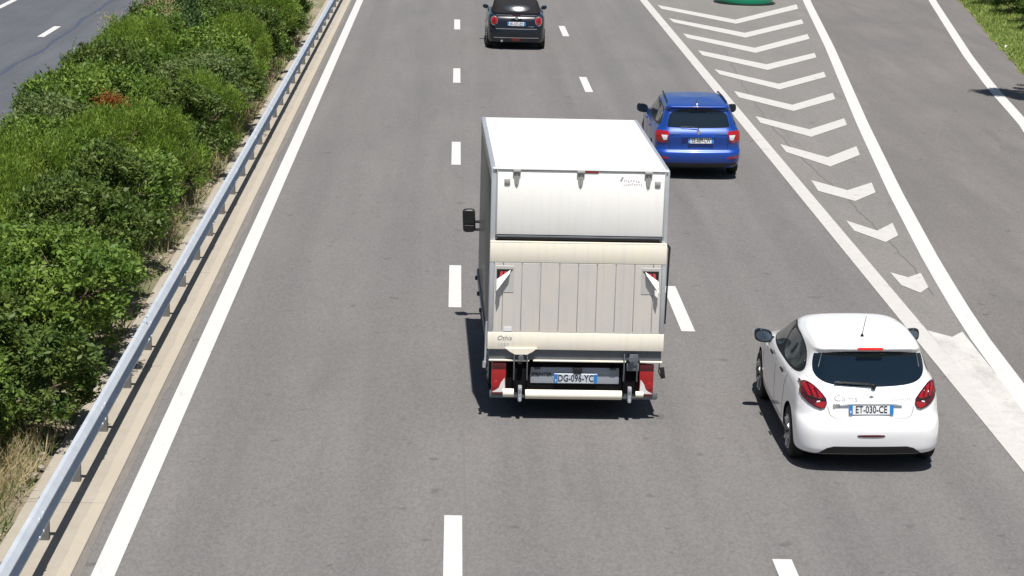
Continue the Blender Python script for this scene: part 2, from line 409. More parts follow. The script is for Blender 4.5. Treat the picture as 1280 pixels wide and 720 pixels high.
# painted lines
PZ = .007
def line(name, pts, wd, m=None, z=PZ):
    L = [(x-wd/2, y) for x, y in pts]; Q = [(x+wd/2, y) for x, y in pts]; return sheet(name, L, Q, z, m or M['paint'])
line('left_edge_line', [(-3.49, y) for y in YS], .242)
b = MB()
for kx in range(-4, 20):
    y = 23.45 + 13*kx
    b.quad((.0, y-3.05, PZ), (.2, y-3.05, PZ), (.2, y, PZ), (.0, y, PZ))
struct('left_lane_line', b, M['paint'], smooth=False)
b = MB()
for kx in range(-4, 20):
    y = 22.2 + 13*kx
    b.quad((3.53, y-3.05, PZ), (3.74, y-3.05, PZ), (3.73, y, PZ), (3.52, y, PZ))
struct('right_lane_line', b, M['paint'], smooth=False)
line('gore_left_line', [(7.2, y) for y in YS if y < 128], .29, M['worn'])
line('gore_right_line', [(interp(GR, y)+.02, y) for y in YS if y < 128], .30)
line('ramp_edge_line', [(interp(RR, y), y) for y in YS], .30)
# the solid nose of the gore
b = MB(); ys = [y for y in YS if y < 32]+[32.13]
nose = [(7.35, 32.51), (7.65, 32.13), (7.88, 32.48)]
low = [y for y in YS if y < 32]
A = [b.bm.verts.new((7.345, y, PZ)) for y in low]; B = [b.bm.verts.new((max(7.36, interp(GR, y)-.13), y, PZ)) for y in low]
for i in range(len(A)-1): b.bm.faces.new((A[i], B[i], B[i+1], A[i+1]))
mid = [b.bm.verts.new((x, y, PZ)) for x, y in nose]
b.bm.faces.new((A[-1], B[-1], mid[2], mid[1], mid[0]))
m = mat('nose_paint', (0.5, 0.49, 0.46), 0.7); k = NT(m); v = k.coords('Object', (1, .45, 1))
c = k.mix(k.noise(v, 3, 6, .7, .4, .7), (0.50, 0.49, 0.465), (0.40, 0.39, 0.37)); c = k.mix(k.math('MULTIPLY', k.noise(v, 1.6, 7, .78, .50, .66), .7), c, (.29, .28, .265))
c = k.mix(k.noise(v, 7, 5, .75, .62, .70), c, (.19, .182, .172)); k.color(c); k.bump(k.noise(v, 60), .3, .004)
struct('gore_nose', b, m, smooth=False)
CH = [[[7.57, 82.19], [9.93, 77.59], [13.02, 83.71], [12.83, 82.0], [9.78, 76.2], [7.6, 80.78]],
[[7.56, 77.56], [9.74, 73.42], [12.38, 78.23], [12.24, 76.83], [9.58, 71.99], [7.61, 76.2]],
[[7.6, 72.8], [9.51, 69.18], [11.86, 73.51], [11.71, 72.08], [9.36, 67.83], [7.61, 71.51]],
[[7.6, 68.18], [9.32, 65.03], [11.26, 68.19], [11.13, 67.03], [9.17, 63.7], [7.61, 66.89]],
[[7.6, 63.62], [9.07, 60.71], [10.8, 63.58], [10.68, 62.44], [8.93, 59.54], [7.62, 62.49]],
[[7.61, 59.03], [8.85, 56.64], [10.32, 59.12], [10.18, 57.89], [8.71, 55.51], [7.6, 57.82]],
[[7.59, 54.47], [8.65, 52.5], [9.83, 54.45], [9.71, 53.36], [8.51, 51.34], [7.58, 53.39]],
[[7.6, 50.16], [8.43, 48.45], [9.37, 50.1], [9.23, 48.88], [8.29, 47.23], [7.58, 49.07]],
[[7.59, 45.49], [8.17, 44.38], [8.85, 45.35], [8.72, 44.2], [8.12, 43.18], [7.54, 44.23]],
[[7.58, 41.14], [8.01, 40.21], [8.45, 41.0], [8.33, 39.81], [7.97, 39.16], [7.57, 40.16]],
[[7.56, 36.6], [7.8, 36.24], [8.09, 36.6], [7.99, 35.5], [7.77, 35.08], [7.56, 35.63]]]
b = MB()
for c in CH:
    v = [b.bm.verts.new((x, y, PZ)) for x, y in c]
    b.bm.faces.new((v[0], v[1], v[4], v[5])); b.bm.faces.new((v[1], v[2], v[3], v[4]))
struct('chevron_marking', b, M['worn'], smooth=False)
# opposite carriageway markings and its sealed joint
b = MB()
for kx in range(-4, 16):
    y = 70.6 + 13*kx; b.quad((-12.78, y-2.95, PZ), (-12.56, y-2.95, PZ), (-12.56, y, PZ), (-12.78, y, PZ))
    y += 7.9; b.quad((-15.7, y-2.95, PZ), (-15.48, y-2.95, PZ), (-15.48, y, PZ), (-15.7, y, PZ))
struct('opposite_lane_line', b, M['paint'], smooth=False)
line('opposite_edge_line', [(-9.05, y) for y in YS], .22)
pp = [(-12.15 + .1*math.sin(y*.31)+.05*math.sin(y*1.1), y) for y in np.arange(-20, 200, 1.)]
sheet('sealed_joint', [(x-.06-.03*math.sin(y*2.1), y) for x, y in pp], [(x+.06+.02*math.sin(y*1.7), y) for x, y in pp], .004, M['sealant'])
# thin construction joint along the divider line and fine joint in the gore
jj = [(.235+.01*math.sin(y*.9), y) for y in np.arange(-20, 200, .7)]
sheet('paving_joint', [(x-.008, y) for x, y in jj], [(x+.008, y) for x, y in jj], .004, mat('joint_grey', (.13, .126, .123), .9))  # joint in its own slightly darker grey

gc = [(7.95, 35.0), (8.06, 37.4), (8.04, 40.1), (8.0, 43.3), (7.84, 47.5), (7.78, 52.9), (8.0, 60.0), (8.5, 69.0)]
gy = np.arange(gc[0][1], gc[-1][1], .4)
gp = [(float(np.interp(y, [q[1] for q in gc], [q[0] for q in gc]))+.02*math.sin(y*3.1)+.015*math.sin(y*7.7), y) for y in gy]
sheet('gore_crack', [(x-.012, y) for x, y in gp], [(x+.012, y) for x, y in gp], .004, mat('crack_grey', (.125, .12, .115), .9))  # sealed crack, darker grey than the gore asphalt

# ------------------------------------------------------------------ guardrails
def guardrail(x0, side, label, y0=6, n=60):
    """W-beam barrier; side=+1 beam faces +x"""
    g = empty('guardrail', (x0, y0, 0), 0, label, 'guardrail', 'steel guardrails of the central reservation')
    L = 2.0*n
    prof = [(0, .455), (.035, .462), (.078, .49), (.078, .51), (.012, .565), (.0, .59), (.0, .62), (.022, .64), (.085, .672), (.09, .70), (.035, .755), (0, .765)]
    b = MB(); th = .004
    ysn = [0, L]
    o1 = [(x*side, z) for x, z in prof]; o2 = [((x-th*1.5)*side, z+(.0)) for x, z in prof]
    b.prism(o1 + o2[::-1], 'y', 0, L)
    for i in range(0, n, 2):   # overlaps and bolts
        yy = 2.0*i + .16
        pr = [(x+.004)*side for x, z in prof]
        b.prism([((x+.004)*side, z) for x, z in prof] + [((x+.0005)*side, z) for x, z in prof[::-1]], 'y', yy-.16, yy+.16)
        for dz in (.515, .71):
            for dy in (-.1, .1): b.lathe([(.018, .08*side), (.018, .097*side)], 'x', 8, (0, yy+dy, dz))
    for i in range(n):
        b.lathe([(.02, .01*side), (.02, .03*side)], 'x', 8, (0, 2.0*i+1, .612))
    b.build('beam', M['galv'], g, angle=20)
    for i in range(n):
        yy = 2.0*i + 1 + (.35 if side > 0 else 0)
        p = MB(); xo = -.115*side
        p.box(xo, yy, .24, .10, .005, .52)          # C web
        p.box(xo-.05, yy+.03, .24, .005, .055, .52); p.box(xo+.05, yy+.03, .24, .005, .055, .52)
        p.box(-.045*side, yy+.02, .55, .09, .07, .10, .006)
        p.build('post', M['galv_dull'], g)
    return g
guardrail(-4.15, 1, 'long galvanised steel guardrail on posts between the left edge line and the hedge', 5, 60)
guardrail(-8.62, -1, 'far steel guardrail mostly hidden behind the hedge beside the opposite carriageway', 6, 50)

# ------------------------------------------------------------------ foliage
def leaf_arrays(P, D, N, ln, wd):
    """P centres, D long axes, N approximate normals -> rhombus leaves"""
    D = D/np.linalg.norm(D, axis=1, keepdims=True)
    W = np.cross(D, N); W /= (np.linalg.norm(W, axis=1, keepdims=True)+1e-9)
    ln = ln[:, None]; wd = wd[:, None]
    a = P - D*ln*.5; b = P + W*wd*.5 - D*ln*.05; c = P + D*ln*.5; d = P - W*wd*.5 - D*ln*.05
    V = np.stack([a, b, c, d], 1).reshape(-1, 3); return V
def quadmesh(name, V):
    n = len(V)//4; me = bpy.data.meshes.new(name); me.vertices.add(n*4); me.vertices.foreach_set('co', V.astype(np.float32).ravel())
    me.loops.add(n*4); me.loops.foreach_set('vertex_index', np.arange(n*4, dtype=np.int32))
    me.polygons.add(n); me.polygons.foreach_set('loop_start', np.arange(0, n*4, 4, dtype=np.int32)); me.update(calc_edges=True); return me
def unit(rg, n): v = rg.normal(size=(n, 3)); return v/np.linalg.norm(v, axis=1, keepdims=True)
def bush_proto(kind, seed, r=1.25, h=2.15, n=22000):
    rg = np.random.default_rng(seed); L = []
    nl = {'feather': 16, 'broad': 20, 'dark': 20, 'olive': 16}[kind]
    for i in range(nl):
        a = rg.uniform(0, 2*np.pi); q = np.sqrt(rg.uniform(0, 1))*r*.72
        lr = rg.uniform(.28, .5)*r/1.25; top = h*(1-.35*(q/r)**2) - lr
        z = top*(1 - .75*rg.random()**1.6) if i > 5 else top*rg.uniform(.9, 1.06)
        L.append((q*np.cos(a), q*np.sin(a), max(lr*.7, z), lr))
    L = np.array(L)
    sub = []
    for q in L:
        for _ in range(5):
            d = unit(rg, 1)[0]; d[2] = abs(d[2])*.9; lr = q[3]*rg.uniform(.3, .5); sub.append((*(q[:3]+d*q[3]*rg.uniform(.85, 1.15)), lr))
    L = np.array(list(L)+sub); nl = len(L)
    # twig tips on the lobes
    per = np.maximum(1, (L[:, 3]**2)); per = per/per.sum(); T = []; NN = []
    nt_ = 640 if kind != 'feather' else 560
    while len(T) < nt_:
        i = rg.choice(nl, p=per); d = unit(rg, 1)[0]
        if d[2] < -.55: continue
        rad = L[i, 3]*(1.0 + rg.normal()*.12); p = L[i, :3] + d*rad*np.array([1, 1, 1.1])
        dist = np.linalg.norm((L[:, :3]-p), axis=1)/L[:, 3]; dist[i] = 9
        if dist.min() < .86 or p[2] < .03: continue
        T.append(p); NN.append(d)
    T = np.array(T); NN = np.array(NN); k = n//nt_
    idx = np.repeat(np.arange(nt_), k); m_ = len(idx)
    if kind == 'feather':
        up = NN[idx]*.6 + np.array([0, 0, 1.0]) + rg.normal(size=(m_, 3))*.35
        s = rg.uniform(-.12, .22, m_)[:, None]; P = T[idx] + up/np.linalg.norm(up, axis=1, keepdims=True)*s + rg.normal(size=(m_, 3))*.055
        D = up + rg.normal(size=(m_, 3))*.35; ln = rg.uniform(.06, .13, m_); wd = rg.uniform(.012, .02, m_)
        N = rg.normal(size=(m_, 3)) + NN[idx]*.5
    else:
        sp = .062 if kind != 'olive' else .075
        P = T[idx] + rg.normal(size=(m_, 3))*sp + NN[idx]*rg.uniform(-.09, .09, m_)[:, None]
        D = NN[idx]*.9 + rg.normal(size=(m_, 3))*.75 + np.array([0, 0, .25]); ln = rg.uniform(.035, .125, m_)*rg.uniform(.8, 1.1, m_); wd = ln*rg.uniform(.38, .6, m_)
        N = NN[idx]*.6 + rg.normal(size=(m_, 3))*.7 + np.array([0, 0, .5])
        if kind == 'dark': ln = ln*1.15
    # a few shoots that stick out
    j = rg.choice(nt_, 46); sh = []
    for q in j:
        d = NN[q]*.5 + np.array([0, 0, .9]) + rg.normal(size=3)*.3; d /= np.linalg.norm(d)
        for t in np.linspace(0, rg.uniform(.12, .5), 18): sh.append((T[q]+d*t, d))
    if sh:
        SP = np.array([a for a, b_ in sh]) + rg.normal(size=(len(sh), 3))*.02; SD = np.array([b_ for a, b_ in sh]) + rg.normal(size=(len(sh), 3))*.8
        P = np.vstack([P, SP]); D = np.vstack([D, SD]); N = np.vstack([N, unit(rg, len(sh))]); ln = np.append(ln, rg.uniform(.05, .08, len(sh))); wd = np.append(wd, rg.uniform(.015, .03, len(sh)))
    keep = P[:, 2] > .0
    V = leaf_arrays(P[keep], D[keep], N[keep], ln[keep], wd[keep])
    fol = quadmesh('foliage', V)
    # woody stems
    b = MB()
    for i in range(nl if nl < 22 else 20):
        e = Vector(L[i, :3]); s0 = Vector((rg.uniform(-.12, .12), rg.uniform(-.12, .12), 0)); mid_ = s0.lerp(e, .5) + Vector((rg.uniform(-.1, .1), rg.uniform(-.1, .1), .1))
        b.tube([s0, mid_, e], [.03, .02, .01], 5)
        for _ in range(4):
            d = Vector(unit(rg, 1)[0]); d.z = abs(d.z); b.tube([e, e+d*L[i, 3]*.9], [.01, .004], 4)
    bm_ = b.bm; me = bpy.data.meshes.new('branches'); bm_.to_mesh(me); bm_.free()
    return fol, me
PROT = {}
for kd, mt, seeds in (('feather', 'leaf_feather', (1, 2, 3)), ('broad', 'leaf_broad', (11, 12, 13)), ('dark', 'leaf_dark', (21, 22)), ('olive', 'leaf_olive', (31,))):
    PROT[kd] = []
    for s_ in seeds:
        fm, bmz = bush_proto(kd, s_, n=24000 if kd != 'feather' else 30000); fm.materials.append(M[mt]); bmz.materials.append(M['bark']); PROT[kd].append((fm, bmz))
def place_bush(kd, x, y, sc, sz, label, var, rz, cat='shrub', group='shrubs of the median hedge'):
    fm, bmz = PROT[kd][var % len(PROT[kd])]
    nm = {'feather': 'feathery_shrub', 'broad': 'leafy_shrub', 'dark': 'laurel_shrub', 'olive': 'dusty_shrub'}[kd]
    e = empty(nm, (x, y, .02), rz, label, cat, group); e.scale = (sc, sc, sz)
    for nn, me in (('foliage', fm), ('branches', bmz)):
        o = bpy.data.objects.new(nn, me); COL.objects.link(o); o.parent = e
    return e
ORD = ['nearest', 'second', 'third', 'fourth', 'fifth', 'sixth', 'seventh', 'eighth', 'ninth', 'tenth', 'eleventh', 'twelfth', 'thirteenth', 'fourteenth', 'fifteenth', 'sixteenth', 'seventeenth', 'eighteenth', 'nineteenth', 'twentieth', 'twenty-first', 'twenty-second', 'twenty-third', 'twenty-fourth', 'twenty-fifth', 'twenty-sixth', 'twenty-seventh', 'twenty-eighth', 'twenty-ninth', 'thirtieth']
DESC = {'feather': 'bright green feathery shrub with fine upright leaves', 'broad': 'mid green broad-leaved shrub with yellow-green tips', 'dark': 'dark green glossy laurel-like shrub', 'olive': 'dusty olive-green loose shrub'}
# (row, x, y, scale, z scale, kind)
HEDGE = []
def LAB(kd, c_, side):
    q = {'feather': 'bright green feathery shrub', 'broad': 'mid green broad-leaved shrub', 'dark': 'dark green glossy shrub', 'olive': 'dusty olive-green shrub'}[kd]
    return '%s, %s of its kind, on the %s' % (q, ORD[c_], 'road side of the hedge' if side[0] == 'g' else 'far side of the hedge')
seqR = ['broad', 'olive', 'broad', 'dark', 'broad', 'broad', 'dark', 'dark', 'broad', 'feather', 'dark', 'dark', 'feather', 'olive', 'dark', 'broad', 'feather', 'feather', 'dark', 'broad', 'feather', 'broad', 'dark', 'feather', 'broad']
seqL = ['broad', 'broad', 'broad', 'broad', 'dark', 'feather', 'feather', 'feather', 'feather', 'broad', 'olive', 'broad', 'broad', 'dark', 'broad', 'feather', 'broad', 'broad', 'dark', 'dark', 'broad', 'feather', 'broad', 'dark', 'feather']
rb = random.Random(11)
for i, kd in enumerate(seqR):
    y = 20.0 + i*2.15 + rb.uniform(-.3, .3)
    xx = -5.68 + rb.uniform(-.12, .12)
    if y < 25: xx -= .55
    if 34.5 < y < 40.5: xx -= .22
    HEDGE.append(('guardrail side', xx, y, rb.uniform(.88, 1.06), rb.uniform(.74, 1.02), kd))
for i, kd in enumerate(seqL):
    y = 19.2 + i*2.15 + rb.uniform(-.3, .3); HEDGE.append(('far side', -7.32 + rb.uniform(-.12, .12), y, rb.uniform(.84, 1.04), rb.uniform(.84, 1.06), kd))
cnt = {}
for i, (side, x, y, sc, sz, kd) in enumerate(HEDGE):
    kk = (side, kd); c_ = cnt.get(kk, 0); cnt[kk] = c_+1
    pos = ('nearest of its kind' if c_ == 0 else ORD[c_] + ' of its kind from the camera')
    place_bush(kd, x, y, sc, sz, LAB(kd, c_, side), i, rb.uniform(0, 6.28))

def cone_tree(name, x, y, h, r, label, cat, mt, seed, n=16000):
    rg = np.random.default_rng(seed); t = rg.uniform(0, 1, n)**1.2; a = rg.uniform(0, 2*np.pi, n)
    rad = r*(1-t**1.6)*(1+.18*np.sin(a*3+t*14)+.12*np.sin(a*7-t*23))*rg.uniform(.72, 1.05, n)
    P = np.c_[rad*np.cos(a), rad*np.sin(a), t*h+.15]; D = np.c_[np.cos(a)*.4, np.sin(a)*.4, np.ones(n)] + rg.normal(size=(n, 3))*.4
    N = np.c_[np.cos(a), np.sin(a), np.full(n, .5)] + rg.normal(size=(n, 3))*.4
    V = leaf_arrays(P, D, N, rg.uniform(.05, .1, n), rg.uniform(.02, .04, n))
    e = empty(name, (x, y, 0), 0, label, cat); fm = quadmesh('foliage', V); fm.materials.append(M[mt])
    o = bpy.data.objects.new('foliage', fm); COL.objects.link(o); o.parent = e
    b = MB(); b.tube([(0, 0, 0), (0, 0, h*.9)], [.06, .01], 6); b.build('trunk', M['bark'], e); return e
cone_tree('cypress', -6.75, 55.5, 3.6, .55, 'slim pale green cypress rising from the hedge at the top edge', 'tree', 'leaf_cypress', 5)
# a small reddish plant on top of the hedge
def clump(name, x, y, z, r, mt, n, label, cat, seed, ln=(.05, .1), wd=(.02, .035), tall=.6):
    rg = np.random.default_rng(seed); d = unit(rg, n); d[:, 2] = np.abs(d[:, 2]); P = d*r*np.abs(rg.normal(.7, .38, n))[:, None]*np.array([1, 1, tall*1.4]); 
    V = leaf_arrays(P+np.array([0, 0, z]), d+rg.normal(size=(n, 3))*.6, unit(rg, n), rg.uniform(*ln, n), rg.uniform(*wd, n))
    e = empty(name, (x, y, 0), 0, label, cat); fm = quadmesh('foliage', V); fm.materials.append(M[mt])
    o = bpy.data.objects.new('foliage', fm); COL.objects.link(o); o.parent = e
    b = MB()
    for i in range(5): a = i*1.26; b.tube([(0, 0, 0), (.3*r*math.cos(a), .3*r*math.sin(a), z*.6), (.5*r*math.cos(a), .5*r*math.sin(a), z+.05)], [.015, .01, .005], 5)
    b.build('stems', M['bark'], e); return e
clump('red_shrub', -6.62, 42.3, 1.72, .30, 'leaf_red', 700, 'small rust-red leafed shrub showing among the green hedge', 'shrub', 8)

# straws and dry grass: uncountable
def blades(name, pts, mt, seed, hl, wd, lean=.35):
    rg = np.random.default_rng(seed); n = len(pts); P0 = np.array(pts)
    D = np.c_[rg.normal(size=(n, 2))*lean, np.ones(n)]; D /= np.linalg.norm(D, axis=1, keepdims=True); ln = rg.uniform(*hl, n)
    N = np.c_[rg.normal(size=(n, 2)), np.full(n, .2)]
    V = leaf_arrays(P0 + D*ln[:, None]*.45, D, N, ln, rg.uniform(*wd, n)); me = quadmesh(name, V); me.materials.append(M[mt])
    o = bpy.data.objects.new(name, me); COL.objects.link(o); return tag(o, kind='stuff')
rg = np.random.default_rng(44); pts = []
for (cx, cy, rx, ry, n) in ((-5.1, 38.2, .15, .9, 450), (-5.1, 24.4, .25, 1.0, 900), (-5.6, 23.6, .4, .9, 700), (-5.0, 46, .2, 4, 700), (-5.0, 60, .2, 6, 900), (-8.3, 66, .25, 6, 2500), (-4.95, 52, .2, 3, 900)):
    for _ in range(n):
        pts.append((cx+rg.normal()*rx, cy+rg.normal()*ry, .02))
pts = [p for p in pts if p[0] < -4.72]
tag(blades('dry_grass', pts, 'straw', 3, (.15, .5), (.008, .018), .5), 'pale dry grass tufts at the foot of the hedge beside the guardrail', 'grass')
pts = [(-5.05+rg.normal()*.25, rg.uniform(20, 75), .02) for _ in range(5200)]; pts = [p for p in pts if p[0] < -4.72]
tag(blades('green_weeds', pts, 'leaf_olive', 5, (.08, .3), (.012, .025), .6), 'low green weeds in the soil strip behind the guardrail', 'weeds')
def stalk(x, y, h, label, seed):
    r_ = random.Random(seed); e = empty('dry_stalk', (x, y, 0), 0, label, 'dead plant', 'dry stalks above the hedge')
    b = MB()
    for s_ in range(5):
        a = r_.uniform(0, 6.28); q = r_.uniform(.05, .35); hh = h*r_.uniform(.8, 1)
        p = [Vector((0, 0, 0)), Vector((q*.4*math.cos(a), q*.4*math.sin(a), hh*.55)), Vector((q*math.cos(a), q*math.sin(a), hh))]
        b.tube(p, [.018, .013, .006], 5)
        for j in range(16):
            t = r_.uniform(.45, 1); c0 = p[1].lerp(p[2], (t-.45)/.55); d = Vector((r_.gauss(0, 1), r_.gauss(0, 1), r_.uniform(.2, 1))).normalized()*r_.uniform(.1, .28); b.tube([c0, c0+d], [.008, .003], 4)
    b.build('stems', M['straw'], e)
    rg2 = np.random.default_rng(seed); n = 700; P = np.c_[rg2.normal(size=(n, 2))*.17, rg2.uniform(h*.6, h*1.02, n)]
    fm = quadmesh('dry_leaves', leaf_arrays(P, unit(rg2, n)+[0, 0, .8], unit(rg2, n), rg2.uniform(.03, .07, n), rg2.uniform(.01, .02, n))); fm.materials.append(M['straw'])
    o = bpy.data.objects.new('dry_leaves', fm); COL.objects.link(o); o.parent = e
stalk(-7.9, 57.2, 2.9, 'tall pale dry stalk leaning over the far side of the hedge near the top edge', 1)
stalk(-7.0, 54.0, 2.95, 'tall straw-coloured dry stalk beside the cypress', 2)
stalk(-8.35, 53.5, 2.3, 'short pale dry stalk over the opposite carriageway, leftmost of the dry stalks', 3)
stalk(-5.15, 56.0, .9, 'thin dry stalk behind the guardrail near the top of the picture', 4)
stalk(-5.25, 50.5, 1.3, 'tall thin straw stalk on the guardrail side, below the topmost one', 6)
stalk(-5.3, 44.0, 1.1, 'bushy pale dry stalk on the guardrail side in the middle distance', 7)
stalk(-5.6, 24.3, .75, 'low brown dry stems behind the guardrail at the bottom left', 5)
# rubble and flat stones along the strip
b = MB(); r_ = random.Random(9)
for _ in range(150):
    y = r_.uniform(20, 70); x = -4.74 - abs(r_.gauss(0, .22)); s_ = r_.uniform(.02, .07)
    if r_.random() < .05: s_ *= 1.8
    b.box(x, y, .05, s_*1.3, s_*1.6, s_*.6, s_*.15, Matrix.Rotation(r_.uniform(0, 6), 3, 'Z') @ Matrix.Rotation(r_.uniform(-.3, .3), 3, 'X'), seg=1)
o = b.build('stone_rubble', M['stone'], None); tag(o, 'pale broken stones in the soil behind the guardrail', 'stones', kind='stuff')

# right verge grass, bushes and the tree whose shadow reaches the road
pts = []
while len(pts) < 26000:
    y = rg.uniform(58, 100); d = abs(rg.normal())*1.3
    if d < 3.4:
        x = verge_edge(y)+d + .05*math.sin(y*2.3); pts.append((x, y, .02+.1*d))
tag(blades('verge_grass', pts, 'grass', 12, (.06, .22), (.015, .035), .7), 'yellow-green grass verge beside the exit ramp', 'grass')
RV = [(20.9, 77.3, 'broad', 'leafy green shrub on the right grass verge, nearest the top right corner'), (21.0, 80.6, 'dark', 'dark green shrub on the right grass verge behind the leafy one'), (21.4, 84.0, 'broad', 'mid green shrub by the ramp verge at the top edge'), (20.7, 74.6, 'dark', 'dark glossy shrub at the right edge of the picture on the verge'), (21.9, 88.2, 'olive', 'dusty olive shrub far along the ramp verge')]
for i, (x, y, kd, lb) in enumerate(RV): place_bush(kd, x, y, 1.0, .95, lb, i, i*1.3, group='shrubs on the right verge')
def tree(x, y, h, seed, label):
    rg = np.random.default_rng(seed); e = empty('roadside_tree', (x, y, 0), 0, label, 'tree')
    b = MB(); b.tube([(0, 0, 0), (.08, .05, h*.35), (-.1, 0, h*.75)], [.17, .12, .05], 8); tips = []
    for i in range(16):
        z0 = h*rg.uniform(.3, .75); a = rg.uniform(0, 6.28); q = rg.uniform(1.2, 2.3); tip = Vector((q*math.cos(a), q*math.sin(a), z0+rg.uniform(.5, 1.6)))
        b.tube([(0, 0, z0), Vector((0, 0, z0)).lerp(tip, .5)+Vector((0, 0, .15)), tip], [.05, .03, .012], 5); tips.append(tip)
    for tx, ty, tz in ((-2.6, .2, h*.55), (-2.3, 1.1, h*.6), (-2.2, -.9, h*.62), (-3.4, .5, h*.60)):
        b.tube([(0, 0, h*.45), (tx*.6, ty*.6, tz-.2), (tx, ty, tz)], [.06, .04, .012], 5); tips.append(Vector((tx, ty, tz)))
    b.build('trunk', M['bark'], e)
    P = []
    for _ in range(80):   # the overhanging bough
        q = rg.random(); c0 = np.array([-1.2-2.5*q, .9+rg.uniform(-2.3, 2.3)*max(.08, 1-q)**.8, h*.66+rg.normal()*.18]); rr = rg.uniform(.14, .38)
        P.append(c0 + unit(rg, 260)*rr*rg.uniform(.4, 1, 260)[:, None]*np.array([1, 1.3, .8]))
    for t in tips:
        for _ in range(3):
            c0 = np.array(t)*rg.uniform(.75, 1.0) + rg.normal(size=3)*.25; rr = rg.uniform(.25, .5); d = unit(rg, 420); P.append(c0 + d*rr*rg.uniform(.5, 1, 420)[:, None])
    P = np.vstack(P); n = len(P); V = leaf_arrays(P, unit(rg, n), unit(rg, n)+[0, 0, .6], rg.uniform(.06, .12, n), rg.uniform(.03, .05, n))
    fm = quadmesh('crown', V); fm.materials.append(M['leaf_broad']); o = bpy.data.objects.new('crown', fm); COL.objects.link(o); o.parent = e
tree(18.4, 57.4, 6.6, 77, 'roadside tree right of the frame whose shadow falls across the ramp edge line')
b = MB(); b.lathe([(.0, 0), (.07, 0), (.075, .03), (.05, .09), (.03, .13), (.0, .13)], 'z', 12); b.build('litter_cup', M['flagwhite'], None, loc=(17.78, 70.3, .02))
tag(bpy.data.objects['litter_cup'], 'small white litter cup on the grass edge of the ramp', 'litter')

# ------------------------------------------------------------------ green gore beacon
def beacon():
    e = empty('gore_beacon', (11.05, 83.9, 0), 0, 'big round green divergence beacon standing in the gore at the top edge', 'road beacon')
    b = MB(); b.lathe([(0, .03), (1.06, .03), (1.08, .08), (1.06, .35), (1.02, 1.5), (1.0, 1.75), (.92, 1.88), (.6, 1.96), (0, 1.98)], 'z', 48); b.build('drum', M['green'], e)
    b = MB(); b.lathe([(0, 0), (1.18, 0), (1.18, .035), (1.07, .05), (0, .05)], 'z', 48); b.build('base', M['black'], e)
    bv = MB(); bv.lathe([(0, .03), (1.06, .03), (1.08, .08), (1.06, .35), (1.02, 1.5), (1.0, 1.75), (.92, 1.88), (0, 1.98)], 'z', 48); bvh = BVHTree.FromBMesh(bv.bm); bv.bm.free()
    for s_ in (-1, 1):
        poly = [(s_*.08, .55), (s_*.5, .55), (s_*.5, .4), (s_*.86, .95), (s_*.5, 1.5), (s_*.5, 1.3), (s_*.08, 1.3)]
        if s_ < 0: poly = poly[::-1]
        patch(bvh, poly, 'y', .004, .08).build('arrow', M['paint'], e)
beacon()

# ------------------------------------------------------------------ wheels
def wheel(parent, x, y, r, wd, side, style='hub', nm='wheel'):
    """side = sign of the outer face"""
    e = MB(); wl = wd/2
    e.lathe([(r*.62, -wl), (r*.90, -wl*.98), (r*.985, -wl*.75), (r, -wl*.4), (r, wl*.4), (r*.985, wl*.75), (r*.90, wl*.98), (r*.62, wl)], 'x', 40)
    t = e.build(nm, M['rubber'], parent, loc=(x, y, r))
    b = MB(); b.lathe([(r*.64, wl*.2*side), (r*.64, wl*1.0*side), (r*.58, wl*1.02*side), (r*.55, wl*.80*side), (.0, wl*.74*side)], 'x', 32)
    if style == 'hub':
        for j in range(8):
            a = 2*math.pi*j/8; c0 = Vector((wl*.86*side, r*.16*math.cos(a), r*.16*math.sin(a))); c1 = Vector((wl*.92*side, r*.56*math.cos(a+.12), r*.56*math.sin(a+.12))); b.tube([c0, c1], [r*.055, r*.10], 6)
    else:
        for j in range(5):
            a = 2*math.pi*j/5
            for q in (-.16, .16): b.tube([Vector((wl*.86*side, r*.1*math.cos(a), r*.1*math.sin(a))), Vector((wl*.95*side, r*.58*math.cos(a+q), r*.58*math.sin(a+q)))], [r*.06, r*.05], 6)
    b.lathe([(r*.15, wl*.7*side), (r*.13, wl*.98*side), (0, wl*1.0*side)], 'x', 14)
    b.build('rim', M['silver'], t)
    return t

# ------------------------------------------------------------------ car body generator
def outline(yr, yf, w_, rxr, ryr, cr, rxf, ryf, cf, tr, tf, zr, zf, zc, ns=14):
    """closed plan outline; returns list of (x,y,z)"""
    P = []
    for i in range(7): x = (w_*(1-tr)-rxr)*i/6; P.append((x, yr+cr*(x/w_)**2))          # rear face centre->corner
    bx = w_*(1-tr)-rxr; by = yr+cr*(bx/w_)**2
    for i in range(1, 7): a = math.pi/2*i/6; P.append((bx+rxr*math.sin(a), by+ryr*(1-math.cos(a))))
    y0 = by+ryr; fx = w_*(1-tf)-rxf; fy = yf-cf*(fx/w_)**2; y1 = fy-ryf
    for i in range(1, ns):
        t = i/ns; s_ = 1 - tr*max(0, 1-t/.35)**2 - tf*max(0, (t-.6)/.4)**2; P.append((w_*s_, y0+(y1-y0)*t))
    for i in range(0, 7): a = math.pi/2*i/6; P.append((fx+rxf*math.cos(a), y1+ryf*math.sin(a)))
    for i in range(1, 7): x = fx*(1-i/6); P.append((x, yf-cf*(x/w_)**2))
    full = P + [(-x, y) for x, y in P[-2:0:-1]]
    out = []
    for x, y in full:
        t = (y-yr)/(yf-yr); z = zr+(zf-zr)*t + zc*4*t*(1-t); out.append((x, y, z))
    return out
